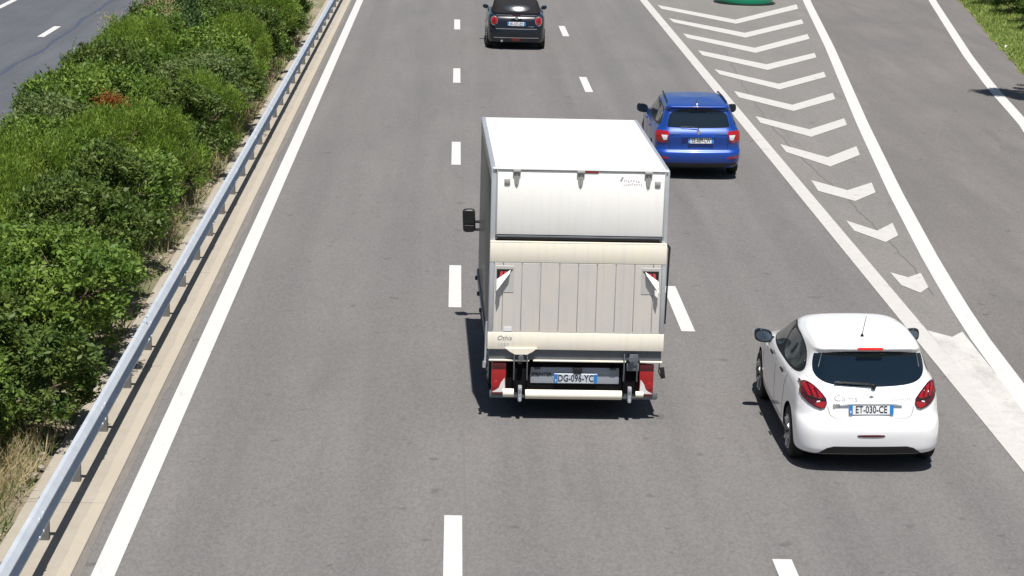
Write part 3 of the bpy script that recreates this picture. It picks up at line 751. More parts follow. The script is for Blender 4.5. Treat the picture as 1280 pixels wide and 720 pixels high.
def body_mesh(rings, subdiv=1):
    b = MB(); bm = b.bm; rows = []
    for r_ in rings: rows.append([bm.verts.new(p) for p in outline(**r_)])
    n = len(rows[0])
    for A, B in zip(rows, rows[1:]):
        for j in range(n): bm.faces.new((A[j], A[(j+1) % n], B[(j+1) % n], B[j]))
    def cap(ring, zadd, flip):
        cy = sum(v.co.y for v in ring)/n; prev = ring
        for s_ in (.66, .33):
            cur = [bm.verts.new((v.co.x*s_, cy+(v.co.y-cy)*s_, v.co.z + zadd*(1-s_**2))) for v in ring]
            for j in range(n):
                f = (prev[j], prev[(j+1) % n], cur[(j+1) % n], cur[j]); bm.faces.new(f)
            prev = cur
        c = bm.verts.new((0, cy, sum(v.co.z for v in ring)/n+zadd))
        for j in range(n): bm.faces.new((prev[j], prev[(j+1) % n], c))
    cap(rows[0], 0, True); cap(rows[-1], rings[-1].get('_cap', .02) if False else .022, False)
    bmesh.ops.recalc_face_normals(bm, faces=bm.faces)
    me = bpy.data.meshes.new('body'); bm.to_mesh(me); bm.free()
    return me
def eval_mods(o):
    dg = bpy.context.evaluated_depsgraph_get(); dg.update(); return bpy.data.meshes.new_from_object(o.evaluated_get(dg))
def ring(yr, yf, w_, zr, zf=None, rxr=.28, ryr=.30, cr=.06, rxf=.3, ryf=.35, cf=.12, tr=.03, tf=.05, zc=0.):
    return dict(yr=yr, yf=yf, w_=w_, zr=zr, zf=zr if zf is None else zf, rxr=rxr, ryr=ryr, cr=cr, rxf=rxf, ryf=ryf, cf=cf, tr=tr, tf=tf, zc=zc)
def finish_body(me, parent, paint, arches, name='body'):
    o = bpy.data.objects.new(name, me); COL.objects.link(o); me.materials.append(paint); me.materials.append(M['dark'])
    s_ = o.modifiers.new('s', 'SUBSURF'); s_.levels = 2; s_.render_levels = 2
    me2 = eval_mods(o); o.modifiers.clear(); o.data = me2
    bvh_full = BVHTree.FromPolygons([v.co.copy() for v in me2.vertices], [tuple(p.vertices) for p in me2.polygons])
    b = MB()
    for (x0, x1, y, z, r) in arches: b.lathe([(r, x0), (r, x1)], 'x', 40, (0, y, z))
    bmesh.ops.recalc_face_normals(b.bm, faces=b.bm.faces)
    cm = bpy.data.meshes.new('c'); b.bm.to_mesh(cm); b.bm.free(); cm.materials.append(paint); cm.materials.append(M['dark'])
    for p in cm.polygons: p.material_index = 1
    co = bpy.data.objects.new('c', cm); COL.objects.link(co)
    bo = o.modifiers.new('b', 'BOOLEAN'); bo.operation = 'DIFFERENCE'; bo.object = co; bo.solver = 'EXACT'
    me3 = eval_mods(o); o.modifiers.clear(); o.data = me3; bpy.data.objects.remove(co)
    me3.shade_smooth(); me3.set_sharp_from_angle(angle=R(38))
    o.parent = parent
    return o, bvh_full
def plate(parent, x, y, z, txt, tilt=0, sc=1.0, w_=.52, h_=.11):
    b = MB(); b.box(0, 0, 0, w_, .012, h_, .004, seg=1); p = b.build('number_plate', M['plate'], parent, loc=(x, y, z)); p.rotation_euler = (tilt, 0, 0)
    for s_ in (-1, 1):
        b = MB(); b.box(s_*(w_/2-.024), -.0075, 0, .044, .004, h_*.96, .001, seg=1); b.build('blue_band', M['eu_blue'], p)
    text('F', .04, M['plate'], 'lettering', p, (-(w_/2-.024), -.0105, -h_*.25), bold=.001)
    text(txt, h_*1.02, M['ink'], 'lettering', p, (0, -.0085, 0), bold=.0012, sx=.74)
    return p

def mirrors(parent, x, y, z, body, glassm, sx=.11, sz=.085):
    for s_ in (-1, 1):
        b = MB(); t = bmesh.new(); bmesh.ops.create_uvsphere(t, u_segments=20, v_segments=12, radius=1)
        for v in t.verts:
            v.co.x = math.copysign(abs(v.co.x)**.65, v.co.x); v.co.z = math.copysign(abs(v.co.z)**.65, v.co.z)
            v.co.x *= sx*1.02; v.co.z *= sz; v.co.y = max(v.co.y, -.25)*.11; v.co.z += v.co.x*s_*.15
        bmesh.ops.translate(t, vec=(s_*x, y, z), verts=t.verts); b.add(t)
        b.tube([(s_*(x-sx*.7), y+.02, z-.03), (s_*(x-sx-.10), y+.04, z-.07)], [.03, .025], 8)
        m_ = b.build('side_mirror', body, parent)
        g = MB(); t = bmesh.new(); bmesh.ops.create_circle(t, cap_ends=True, radius=1, segments=20)
        for v in t.verts: v.co = Vector((v.co.x*sx*.86, -.032, v.co.y*sz*.8 + v.co.x*sx*s_*.13))
        bmesh.ops.translate(t, vec=(s_*x, y, z), verts=t.verts); g.add(t); g.build('mirror_glass', glassm, m_)

# ------------------------------------------------------------------ white hatchback
def white_hatch():
    e = empty('hatchback_car', (5.125, 25.22, -.008), R(0), 'white five-door hatchback seen from behind, in the right lane beside the gore', 'car', 'cars on the motorway')
    rs = [ring(.20, 3.76, .76, .19, .20, cr=.05),
          ring(.07, 3.86, .835, .225, .24, cr=.06), ring(.025, 3.92, .858, .265, .27, cr=.06, ryr=.30), ring(.015, 3.92, .864, .32, .32, cr=.06, ryr=.30),
          ring(.0, 3.95, .870, .42, .42, cr=.07, ryr=.30), ring(-.005, 3.96, .872, .52, .54, cr=.07, ryr=.32), ring(.02, 3.94, .870, .60, .62, cr=.07, ryr=.33),
          ring(.055, 3.88, .865, .645, .68, cr=.07, ryr=.35), ring(.075, 3.80, .865, .69, .74, cr=.06, ryr=.37, cf=.2),
          ring(.095, 3.55, .862, .80, .84, cr=.05, ryr=.40, cf=.22, zc=.02), ring(.125, 3.15, .850, .90, .93, cr=.05, ryr=.42, rxf=.3, cf=.2, zc=.015),
          ring(.165, 2.98, .828, .975, .965, cr=.05, ryr=.40, zc=.01, tf=.06), ring(.205, 2.88, .790, 1.02, 1.01, cr=.05, ryr=.38, tf=.07),
          ring(.25, 2.68, .742, 1.12, 1.12, cr=.05, rxr=.24, ryr=.40, tf=.07), ring(.31, 2.44, .700, 1.235, 1.24, cr=.05, rxr=.20, ryr=.34, tf=.08),
          ring(.35, 2.20, .662, 1.325, 1.345, cr=.05, rxr=.16, ryr=.28, tf=.08), ring(.30, 2.08, .640, 1.362, 1.385, cr=.05, rxr=.14, ryr=.22, tf=.08),
          ring(.285, 1.98, .612, 1.392, 1.405, cr=.06, rxr=.14, ryr=.22, tf=.08), ring(.30, 1.94, .598, 1.405, 1.415, cr=.06, rxr=.14, ryr=.22, tf=.10, zc=.01), ring(.38, 1.84, .55, 1.418, 1.428, cr=.07, rxr=.16, ryr=.25, tf=.10, zc=.014)]
    me = body_mesh(rs)
    A = []
    for y in (.735, 3.27):
        for s_ in (-1, 1): A.append((min(s_*.60, s_*1.0), max(s_*.60, s_*1.0), y, .315, .345))
    body, bv = finish_body(me, e, M['white_car'], A)
    T = lambda p: smoothpoly(p, 2)
    # rear window
    win = T([(-.60, 1.358), (.60, 1.358), (.65, 1.20), (.635, 1.085), (.50, 1.01), (.2, .985), (-.2, .985), (-.50, 1.01), (-.635, 1.085), (-.645, 1.20)])
    patch(bv, win, 'y', .005).build('rear_window', M['glass'], e)
    # wiper
    b = MB(); b.tube([(.02, .17, .995), (-.02, .155, 1.02), (-.42, .18, 1.04)], [.018, .014, .009], 6); b.lathe([(.028, -.02), (.022, .03)], 'y', 12, (.03, .155, .99)); b.build('rear_wiper', M['black'], e)
    # side windows
    for s_, ax in ((-1, 'x'), (1, '-x')):
        fw_ = T([(1.80, 1.005), (2.62, .99), (2.54, 1.05), (2.07, 1.28), (1.95, 1.32), (1.80, 1.33)])
        rw_ = T([(1.73, 1.01), (1.73, 1.33), (1.1, 1.33), (.73, 1.27), (.56, 1.14), (.64, 1.06), (1.0, 1.02)])
        f = patch(bv, smoothpoly([(.50, 1.12), (.60, 1.04), (1.0, .995), (2.66, .975), (2.60, 1.04), (2.10, 1.30), (1.95, 1.345), (1.1, 1.35), (.68, 1.29)], 2), ax, .003, .05).build('window_frame', M['black'], e)
        patch(bv, fw_, ax, .007, .05).build('side_window', M['sideglass'], e); patch(bv, rw_, ax, .007, .05).build('side_window', M['sideglass'], e)
        for yy in (1.28, 2.12):
            d = MB(); hit = bv.ray_cast(Vector((s_*3, yy, .90)), Vector((-s_, 0, 0)))[0]
            d.box(hit.x+s_*.018, yy, .90, .022, .17, .03, .009); d.build('door_handle', M['black'], e)
        for ln_ in ([(2.95, .90), (2.93, .6), (2.90, .34)], [(1.83, .99), (1.84, .6), (1.84, .34)], [(.92, 1.0), (1.12, .75), (1.18, .50), (1.22, .34)], [(1.22, .34), (2.90, .34)]):
            patch(bv, ribbon(ln_, .014), ax, .0012, .08, .004).build('door_seam', M['black'], e)
        patch(bv, ribbon([(1.15, .26), (2.85, .26)], .05), ax, .006, .08, .01).build('sill_trim', M['black'], e)
    # tailgate seam and bumper line
    for ln_ in ([(-.695, 1.33), (-.735, 1.17), (-.70, 1.04)], [(-.50, .775), (-.47, .68), (-.40, .645), (.40, .645), (.47, .68), (.50, .775)], [(.695, 1.33), (.735, 1.17), (.70, 1.04)]):
        patch(bv, ribbon(ln_, .010), 'y', .001, .06, .004).build('tailgate_seam', M['midgrey'], e)
    # lamps
    lamp = [(-.775, .955), (-.76, .99), (-.72, 1.01), (-.655, .995), (-.575, .935), (-.495, .835), (-.545, .735), (-.68, .78), (-.79, .87)]
    red = [(-.763, .945), (-.75, .975), (-.718, .993), (-.66, .98), (-.585, .922), (-.54, .862), (-.64, .858), (-.74, .885)]
    low_ = [(-.655, .80), (-.56, .828), (-.508, .826), (-.55, .75), (-.61, .772)]
    for s_ in (-1, 1):
        mm = (lambda p: p) if s_ < 0 else mirror
        L = patch(bv, smoothpoly(mm(lamp), 1), 'y', .014, .03, .02).build('tail_lamp', M['darkred'], e)
        patch(bv, smoothpoly(mm(red), 1), 'y', .019, .03, .0).build('red_lens', M['red'], L)
        for q in (-.055, .01, .075):
            cl = [(-.715+q, .995-max(q,0)*.5), (-.69+q, .94-max(q,0)*.3), (-.665+q*.8, .875)]
            patch(bv, ribbon(cl, .017) if s_ < 0 else mirror(ribbon(cl, .017)), 'y', .023, .02, .0).build('claw_gap', M['darkred'], L)
        patch(bv, smoothpoly(mm(low_), 1), 'y', .019, .03, .0).build('lower_lens', M['red'], L)
        patch(bv, mm([(-.62, .83), (-.585, .838), (-.585, .824), (-.62, .816)]), 'y', .019, .03, .0).build('reversing_lens', M['clear'], L)
        patch(bv, ribbon(mm([(-.70, .87), (-.53, .848)]), .012), 'y', .021, .03, .0).build('lamp_divider', M['black'], L)
    # bumper parts
    patch(bv, [(-.66, .17), (-.62, .235), (-.50, .315), (-.42, .335), (.42, .335), (.50, .315), (.62, .235), (.66, .17)], 'y', .006, .05).build('rear_valance', M['black'], e)
    patch(bv, smoothpoly([(-.165, .462), (-.13, .448), (.13, .448), (.165, .462), (.15, .475), (-.15, .475)], 1), 'y', .006, .03).build('reflector', M['darkred'], e)
    y_ = bv.ray_cast(Vector((0, -3, .76)), Vector((0, 1, 0)))[0].y
    b = MB(); b.prism([(-.36, .812), (.36, .812), (.27, .804), (-.27, .804)], 'y', y_-.014, y_+.006); b.build('plate_ledge', M['alu'], e)
    plate(e, 0, y_-.012, .745, 'ET-030-CE', R(-10))
    hy = bv.ray_cast(Vector((.0, -3, .885)), Vector((0, 1, 0)))[0].y
    b = MB(); b.prism([(-.03, .865), (-.012, .900), (.012, .905), (.032, .872), (.012, .88), (.004, .868), (-.008, .882)], 'y', hy-.010, hy+.004); b.build('badge', M['chrome'], e)
    text('208', .055, M['lettergrey'], 'model_lettering', e, (-.40, y_-.005+.012, .785), (R(80), 0, 0), .002)
    text('Cams', .095, M['paleblue'], 'dealer_lettering', e, (-.285, .100, .915), (R(68), 0, R(-3)), -.001, 1.3)
    scribble(e, (.36, .102, .905), .26, .030, M['paleblue'], (R(68), 0, R(3)), 4)
    # third brake lamp, antenna
    b = MB(); b.box(0, .285, 1.392, .30, .05, .028, .009); b.build('brake_lamp', M['brightred'], e)
    hz = bv.ray_cast(Vector((-.02, .72, 5)), Vector((0, 0, -1)))[0].z
    b = MB(); b.lathe([(.024, 0), (.012, .03)], 'z', 10, (-.02, .72, hz-.004)); b.tube([(-.02, .72, hz+.02), (-.01, .56, hz+.27)], [.006, .003], 6); b.build('antenna', M['black'], e)
    mirrors(e, .925, 2.52, 1.0, M['navy_car'], M['mirror'], .112, .082)
    b = MB(); b.box(0, 1.95, .24, 1.3, 3.2, .12, .03); b.box(0, .735, .3, 1.2, .10, .10); b.build('underbody', M['dark'], e)
    # front pieces
    ws = T([(-.62, 1.02), (.62, 1.02), (.56, 1.30), (-.56, 1.30)]); patch(bv, ws, '-y', .005, .06).build('windscreen', M['glass'], e)
    for s_ in (-1, 1): patch(bv, T([(s_*.45, .66), (s_*.72, .70), (s_*.74, .80), (s_*.52, .74)][::s_]), '-y', .006, .04).build('headlamp', M['clear'], e)
    for y in (.735, 3.27):
        for s_ in (-1, 1): wheel(e, s_*.765, y, .31, .185, s_)
    e.scale = (1.045, 1.045, 1.08); e.rotation_euler = (0, R(-1.2), 0)
white_hatch()

# ------------------------------------------------------------------ blue estate
def blue_estate():
    e = empty('estate_car', (5.155, 45.15, -.008), R(-1.0), 'bright blue estate car seen from behind, partly hidden by the white truck', 'car', 'cars on the motorway')
    rs = [ring(.20, 4.46, .78, .19, .20), ring(.10, 4.56, .86, .25, .25, cr=.07), ring(.03, 4.62, .89, .32, .32, cr=.08, ryr=.34),
          ring(.0, 4.65, .902, .44, .44, cr=.08, ryr=.25), ring(.0, 4.66, .905, .54, .56, cr=.08, ryr=.25), ring(.03, 4.64, .902, .575, .62, cr=.08, ryr=.25),
          ring(.075, 4.60, .90, .605, .68, cr=.07, ryr=.26), ring(.075, 4.5, .90, .72, .76, cr=.06, ryr=.26, cf=.22),
          ring(.05, 4.2, .898, .84, .86, cr=.06, ryr=.26, cf=.22, zc=.02), ring(.06, 3.7, .888, .90, .945, cr=.06, ryr=.28, cf=.2, zc=.0),
          ring(.10, 3.48, .868, .965, .965, cr=.06, ryr=.28), ring(.135, 3.38, .835, 1.01, 1.0, cr=.06, ryr=.25, tf=.06), ring(.20, 3.12, .775, 1.12, 1.13, cr=.05, rxr=.16, ryr=.26, tf=.06),
          ring(.28, 2.86, .728, 1.25, 1.255, cr=.05, rxr=.14, ryr=.22, tf=.07), ring(.34, 2.62, .695, 1.345, 1.355, cr=.05, rxr=.12, ryr=.2, tf=.07),
          ring(.27, 2.52, .675, 1.385, 1.39, cr=.05, rxr=.10, ryr=.16, tf=.07), ring(.265, 2.42, .655, 1.412, 1.415, cr=.06, rxr=.10, ryr=.16, tf=.07), ring(.28, 2.36, .642, 1.425, 1.428, cr=.06, rxr=.10, ryr=.16, tf=.08, zc=.01), ring(.36, 2.26, .59, 1.435, 1.438, cr=.06, rxr=.14, ryr=.2, tf=.08, zc=.015)]
    me = body_mesh(rs); A = []
    for y in (1.02, 3.70):
        for s_ in (-1, 1): A.append((min(s_*.62, s_*1.05), max(s_*.62, s_*1.05), y, .325, .36))
    body, bv = finish_body(me, e, M['blue_car'], A); T = lambda p: smoothpoly(p, 2)
    win = smoothpoly([(-.56, 1.37), (.56, 1.37), (.635, 1.06), (.615, 1.02), (-.615, 1.02), (-.635, 1.06)], 2)
    patch(bv, win, 'y', .005).build('rear_window', M['glass'], e)
    b = MB(); b.tube([(.0, .10, 1.0), (-.02, .10, 1.035), (-.36, .12, 1.05)], [.014, .01, .006], 6); b.build('rear_wiper', M['black'], e)
    for s_, ax in ((-1, 'x'), (1, '-x')):
        patch(bv, smoothpoly([(.34, 1.07), (.40, 1.03), (3.36, .985), (3.30, 1.05), (2.75, 1.32), (2.5, 1.37), (.75, 1.375), (.52, 1.33)], 2), ax, .003, .06).build('window_frame', M['black'], e)
        for p in ([(2.32, 1.03), (3.24, 1.01), (3.18, 1.06), (2.72, 1.29), (2.32, 1.345)], [(1.22, 1.04), (2.25, 1.03), (2.25, 1.35), (1.22, 1.355)], [(.46, 1.07), (1.15, 1.045), (1.15, 1.355), (.80, 1.355), (.60, 1.32)]):
            patch(bv, smoothpoly(p, 1), ax, .007, .06).build('side_window', M['sideglass'], e)
        for yy in (1.45, 2.5):
            hit = bv.ray_cast(Vector((s_*3, yy, .89)), Vector((-s_, 0, 0)))[0]; d = MB(); d.box(hit.x+s_*.018, yy, .89, .022, .19, .03, .009); d.build('door_handle', M['blue_car'], e)
        for ln_ in ([(3.42, .93), (3.40, .36)], [(2.28, 1.0), (2.27, .34)], [(1.18, 1.02), (1.28, .8), (1.42, .5), (1.46, .34)], [(1.46, .34), (3.40, .34)]):
            patch(bv, ribbon(ln_, .012), ax, .0012, .08, .004).build('door_seam', M['ink'], e)
        rl = MB(); zr = 1.455; rl.tube([(s_*.615, .62, 1.415), (s_*.61, .72, zr), (s_*.60, 1.4, zr+.015), (s_*.585, 2.2, zr-.0), (s_*.58, 2.3, 1.43)], [.012, .017, .017, .017, .012], 8); rl.build('roof_rail', M['black'], e)
        mm = (lambda p: p) if s_ < 0 else mirror
        L = patch(bv, smoothpoly(mm([(-.845, .93), (-.80, .96), (-.615, .955), (-.60, .94), (-.625, .76), (-.70, .735), (-.845, .755)]), 0), 'y', .012, .04, .02).build('tail_lamp', M['red'], e)
        patch(bv, mm([(-.745, .885), (-.625, .885), (-.64, .80), (-.70, .785)]), 'y', .017, .03, .0).build('reversing_lens', M['clear'], L)
        patch(bv, mm([(-.84, .445), (-.60, .425), (-.60, .455), (-.84, .485)]), 'y', .006, .04).build('reflector', M['red'], e)
        patch(bv, smoothpoly([(s_*.5, .68), (s_*.78, .72), (s_*.80, .80), (s_*.54, .77)][::s_], 1), '-y', .006, .05).build('headlamp', M['clear'], e)
    for ln_ in ([(-.69, 1.0), (-.66, 1.1), (-.60, 1.36)], [(-.60, .98), (-.60, .62), (-.56, .60), (.56, .60), (.60, .62), (.60, .98)], [(.69, 1.0), (.66, 1.1), (.60, 1.36)]):
        patch(bv, ribbon(ln_, .010), 'y', .001, .06, .004).build('tailgate_seam', M['ink'], e)
    y_ = bv.ray_cast(Vector((0, -3, .78)), Vector((0, 1, 0)))[0].y
    b = MB(); b.prism([(-.34, .862), (.34, .862), (.33, .848), (-.33, .848)], 'y', y_-.035, y_+.03); b.build('plate_ledge', M['blue_car'], e)
    plate(e, .05, y_-.012, .785, 'EE-689-LW', R(-6))
    b = MB(); hy = bv.ray_cast(Vector((0, -3, .93)), Vector((0, 1, 0)))[0].y; b.lathe([(0, hy-.014), (.038, hy-.012), (.042, hy+.01)], 'y', 20, (0, 0, .94)); b.build('badge', M['chrome'], e)
    for tx, xx in (('ŠKODA', -.47), ('OCTAVIA', .46)): text(tx, .05, M['chrome'], 'model_lettering', e, (xx, hy-.01, .925), (R(82), 0, 0), .001, 1.2)
    patch(bv, [(-.80, .20), (-.80, .345), (.80, .345), (.80, .20)], 'y', .006, .06).build('rear_valance', M['black'], e)
    b = MB(); b.box(0, .275, 1.405, .34, .04, .018, .006); b.build('brake_lamp', M['darkred'], e)
    hz = bv.ray_cast(Vector((0, .62, 5)), Vector((0, 0, -1)))[0].z
    b = MB(); b.prism([(.56, hz-.01), (.60, hz+.06), (.63, hz+.065), (.76, hz+.01), (.78, hz-.01)], 'x', -.012, .012); b.build('antenna', M['navy_car'], e)
    mirrors(e, .955, 3.02, 1.0, M['navy_car'], M['glass'], .12, .09)
    patch(bv, smoothpoly([(-.68, 1.03), (.68, 1.03), (.60, 1.32), (-.60, 1.32)], 2), '-y', .005, .07).build('windscreen', M['glass'], e)
    b = MB(); b.box(0, 2.3, .25, 1.35, 3.9, .12, .03); b.box(0, 1.02, .3, 1.25, .10, .10); b.build('underbody', M['dark'], e)
    for y in (1.02, 3.70):
        for s_ in (-1, 1): wheel(e, s_*.795, y, .32, .205, s_, 'alloy')
    e.scale = (1.025, 1.045, 1.075); e.rotation_euler = (0, R(-1.0), R(-1.0))
blue_estate()

# ------------------------------------------------------------------ dark convertible
def convertible():
    e = empty('convertible_car', (1.90, 67.1, 0), R(0), 'small black convertible with a closed fabric hood, farthest car at the top edge', 'car', 'cars on the motorway')
    rs = [ring(.20, 3.66, .76, .17, .18), ring(.08, 3.76, .83, .22, .23, cr=.07), ring(.02, 3.82, .86, .32, .32, cr=.08, ryr=.4),
          ring(.0, 3.84, .865, .45, .46, cr=.09, ryr=.42), ring(.01, 3.82, .865, .60, .62, cr=.09, ryr=.44), ring(.03, 3.72, .865, .74, .78, cr=.09, ryr=.46, cf=.2),
          ring(.06, 3.4, .862, .86, .90, cr=.09, ryr=.48, cf=.2), ring(.11, 2.9, .85, .96, .95, cr=.08, ryr=.50), ring(.19, 2.7, .82, 1.01, .985, cr=.08, ryr=.48), ring(.30, 2.6, .76, 1.035, 1.01, cr=.08, ryr=.42)]
    me = body_mesh(rs); A = []
    for y in (.70, 3.19):
        for s_ in (-1, 1): A.append((min(s_*.60, s_*1.0), max(s_*.60, s_*1.0), y, .305, .335))
    body, bv = finish_body(me, e, M['navy_car'], A); T = lambda p: smoothpoly(p, 2)
    hood = [ring(.30, 2.62, .755, 1.0, .99, rxr=.2, ryr=.3, tf=.05), ring(.36, 2.52, .725, 1.08, 1.08, rxr=.2, ryr=.3, tf=.06), ring(.46, 2.32, .68, 1.22, 1.23, rxr=.18, ryr=.28, tf=.07), ring(.56, 2.1, .64, 1.33, 1.335, rxr=.16, ryr=.26, tf=.07), ring(.68, 1.98, .59, 1.375, 1.38, rxr=.16, ryr=.26, tf=.07, zc=.01), ring(.85, 1.85, .50, 1.40, 1.40, rxr=.16, ryr=.26, tf=.07, zc=.012)]
    hm = body_mesh(hood); h, hb = finish_body(hm, e, M['fabric'], [(3, 3.1, 0, 9, .1)], 'soft_top')
    patch(hb, smoothpoly([(-.42, 1.10), (.42, 1.10), (.39, 1.28), (-.39, 1.28)], 2), 'y', .006, .05).build('rear_window', M['glass'], e)
    for s_, ax in ((-1, 'x'), (1, '-x')):
        patch(hb, smoothpoly([(.95, 1.03), (2.5, 1.03), (2.1, 1.29), (1.1, 1.30)], 1), ax, .006, .06).build('side_window', M['sideglass'], e)
        b = MB(); b.lathe([(.0, -.02), (.105, -.02), (.114, .0), (.114, .05)], 'y', 28)
        t = bmesh.new(); 
        hy = bv.ray_cast(Vector((s_*.645, -3, .85)), Vector((0, 1, 0)))[0].y
        L = b.build('tail_lamp', M['chrome'], e, loc=(s_*.645, hy-.005, .845)); L.scale = (1, 1, 1.35); L.rotation_euler = (R(-6), 0, s_*R(14))
        b = MB(); b.lathe([(.0, -.034), (.08, -.032), (.092, -.02), (.092, .0)], 'y', 28); b.build('red_lens', M['red'], L)
        b = MB(); b.box(0, -.036, 0, .05, .006, .05, .002, seg=1); b.build('reversing_lens', M['darkred'], L)
        patch(bv, smoothpoly([(s_*.42, .66), (s_*.66, .66), (s_*.66, .84), (s_*.42, .84)][::s_], 2), '-y', .006, .05).build('headlamp', M['clear'], e)
        patch(bv, ribbon([(1.18, .95), (1.20, .3)], .010), ax, .001, .08, .004).build('door_seam', M['ink'], e)
        patch(bv, ribbon([(.45, .985), (2.5, .965)], .02), ax, .004, .08, .004).build('chrome_trim', M['chrome'], e)
    b = MB(); b.box(0, .17, 1.002, 1.18, .03, .018, .006); b.build('boot_trim', M['lettergrey'], e)
    b = MB(); b.box(0, .150, 1.010, .24, .02, .022, .006); b.build('brake_lamp', M['darkred'], e)
    b = MB(); b.prism([(-.16, .93), (-.05, .945), (.05, .945), (.16, .93), (.05, .915), (-.05, .915)], 'y', .035, .10); b.lathe([(0, .018), (.04, .022), (.045, .06)], 'y', 18, (0, 0, .93)); b.build('badge', M['chrome'], e)
    y_ = bv.ray_cast(Vector((0, -3, .765)), Vector((0, 1, 0)))[0].y; plate(e, 0, y_-.012, .765, 'EK-327-ZD', R(-4))
    b = MB(); b.box(0, y_-.01, .612, .05, .02, .04, .008); b.build('boot_handle', M['chrome'], e)
    text('COOPER', .045, M['chrome'], 'model_lettering', e, (.42, y_+.005, .69), (R(86), 0, R(2)), .001)
    for ln_ in ([(-.60, .62), (.60, .62)],): patch(bv, ribbon(ln_, .012), 'y', .001, .06, .004).build('boot_seam', M['midgrey'], e)
    patch(bv, smoothpoly([(-.14, .34), (.14, .34), (.12, .27), (-.12, .27)], 1), 'y', .008, .04).build('fog_lamp', M['red'], e)
    patch(bv, ribbon([(-.66, .36), (.66, .36)], .018), 'y', .004, .05, .004).build('bumper_trim', M['midgrey'], e)
    b = MB(); b.lathe([(.035, -.03), (.038, .0), (.038, .15), (.02, .15), (.02, -.01)], 'y', 16, (-.42, .03, .27)); b.build('exhaust_pipe', M['chrome'], e)
    mirrors(e, .885, 2.38, 1.03, M['chrome'], M['glass'], .10, .075)
    ws = T([(-.60, 1.06), (.60, 1.06), (.52, 1.31), (-.52, 1.31)]); patch(hb, ws, '-y', .005, .06).build('windscreen', M['glass'], e)
    b = MB(); b.box(0, 1.9, .22, 1.3, 3.1, .12, .03); b.build('underbody', M['dark'], e)
    for y in (.70, 3.19):
        for s_ in (-1, 1): wheel(e, s_*.765, y, .305, .195, s_, 'alloy')
    e.scale = (1.045, 1.045, 1.045)
convertible()

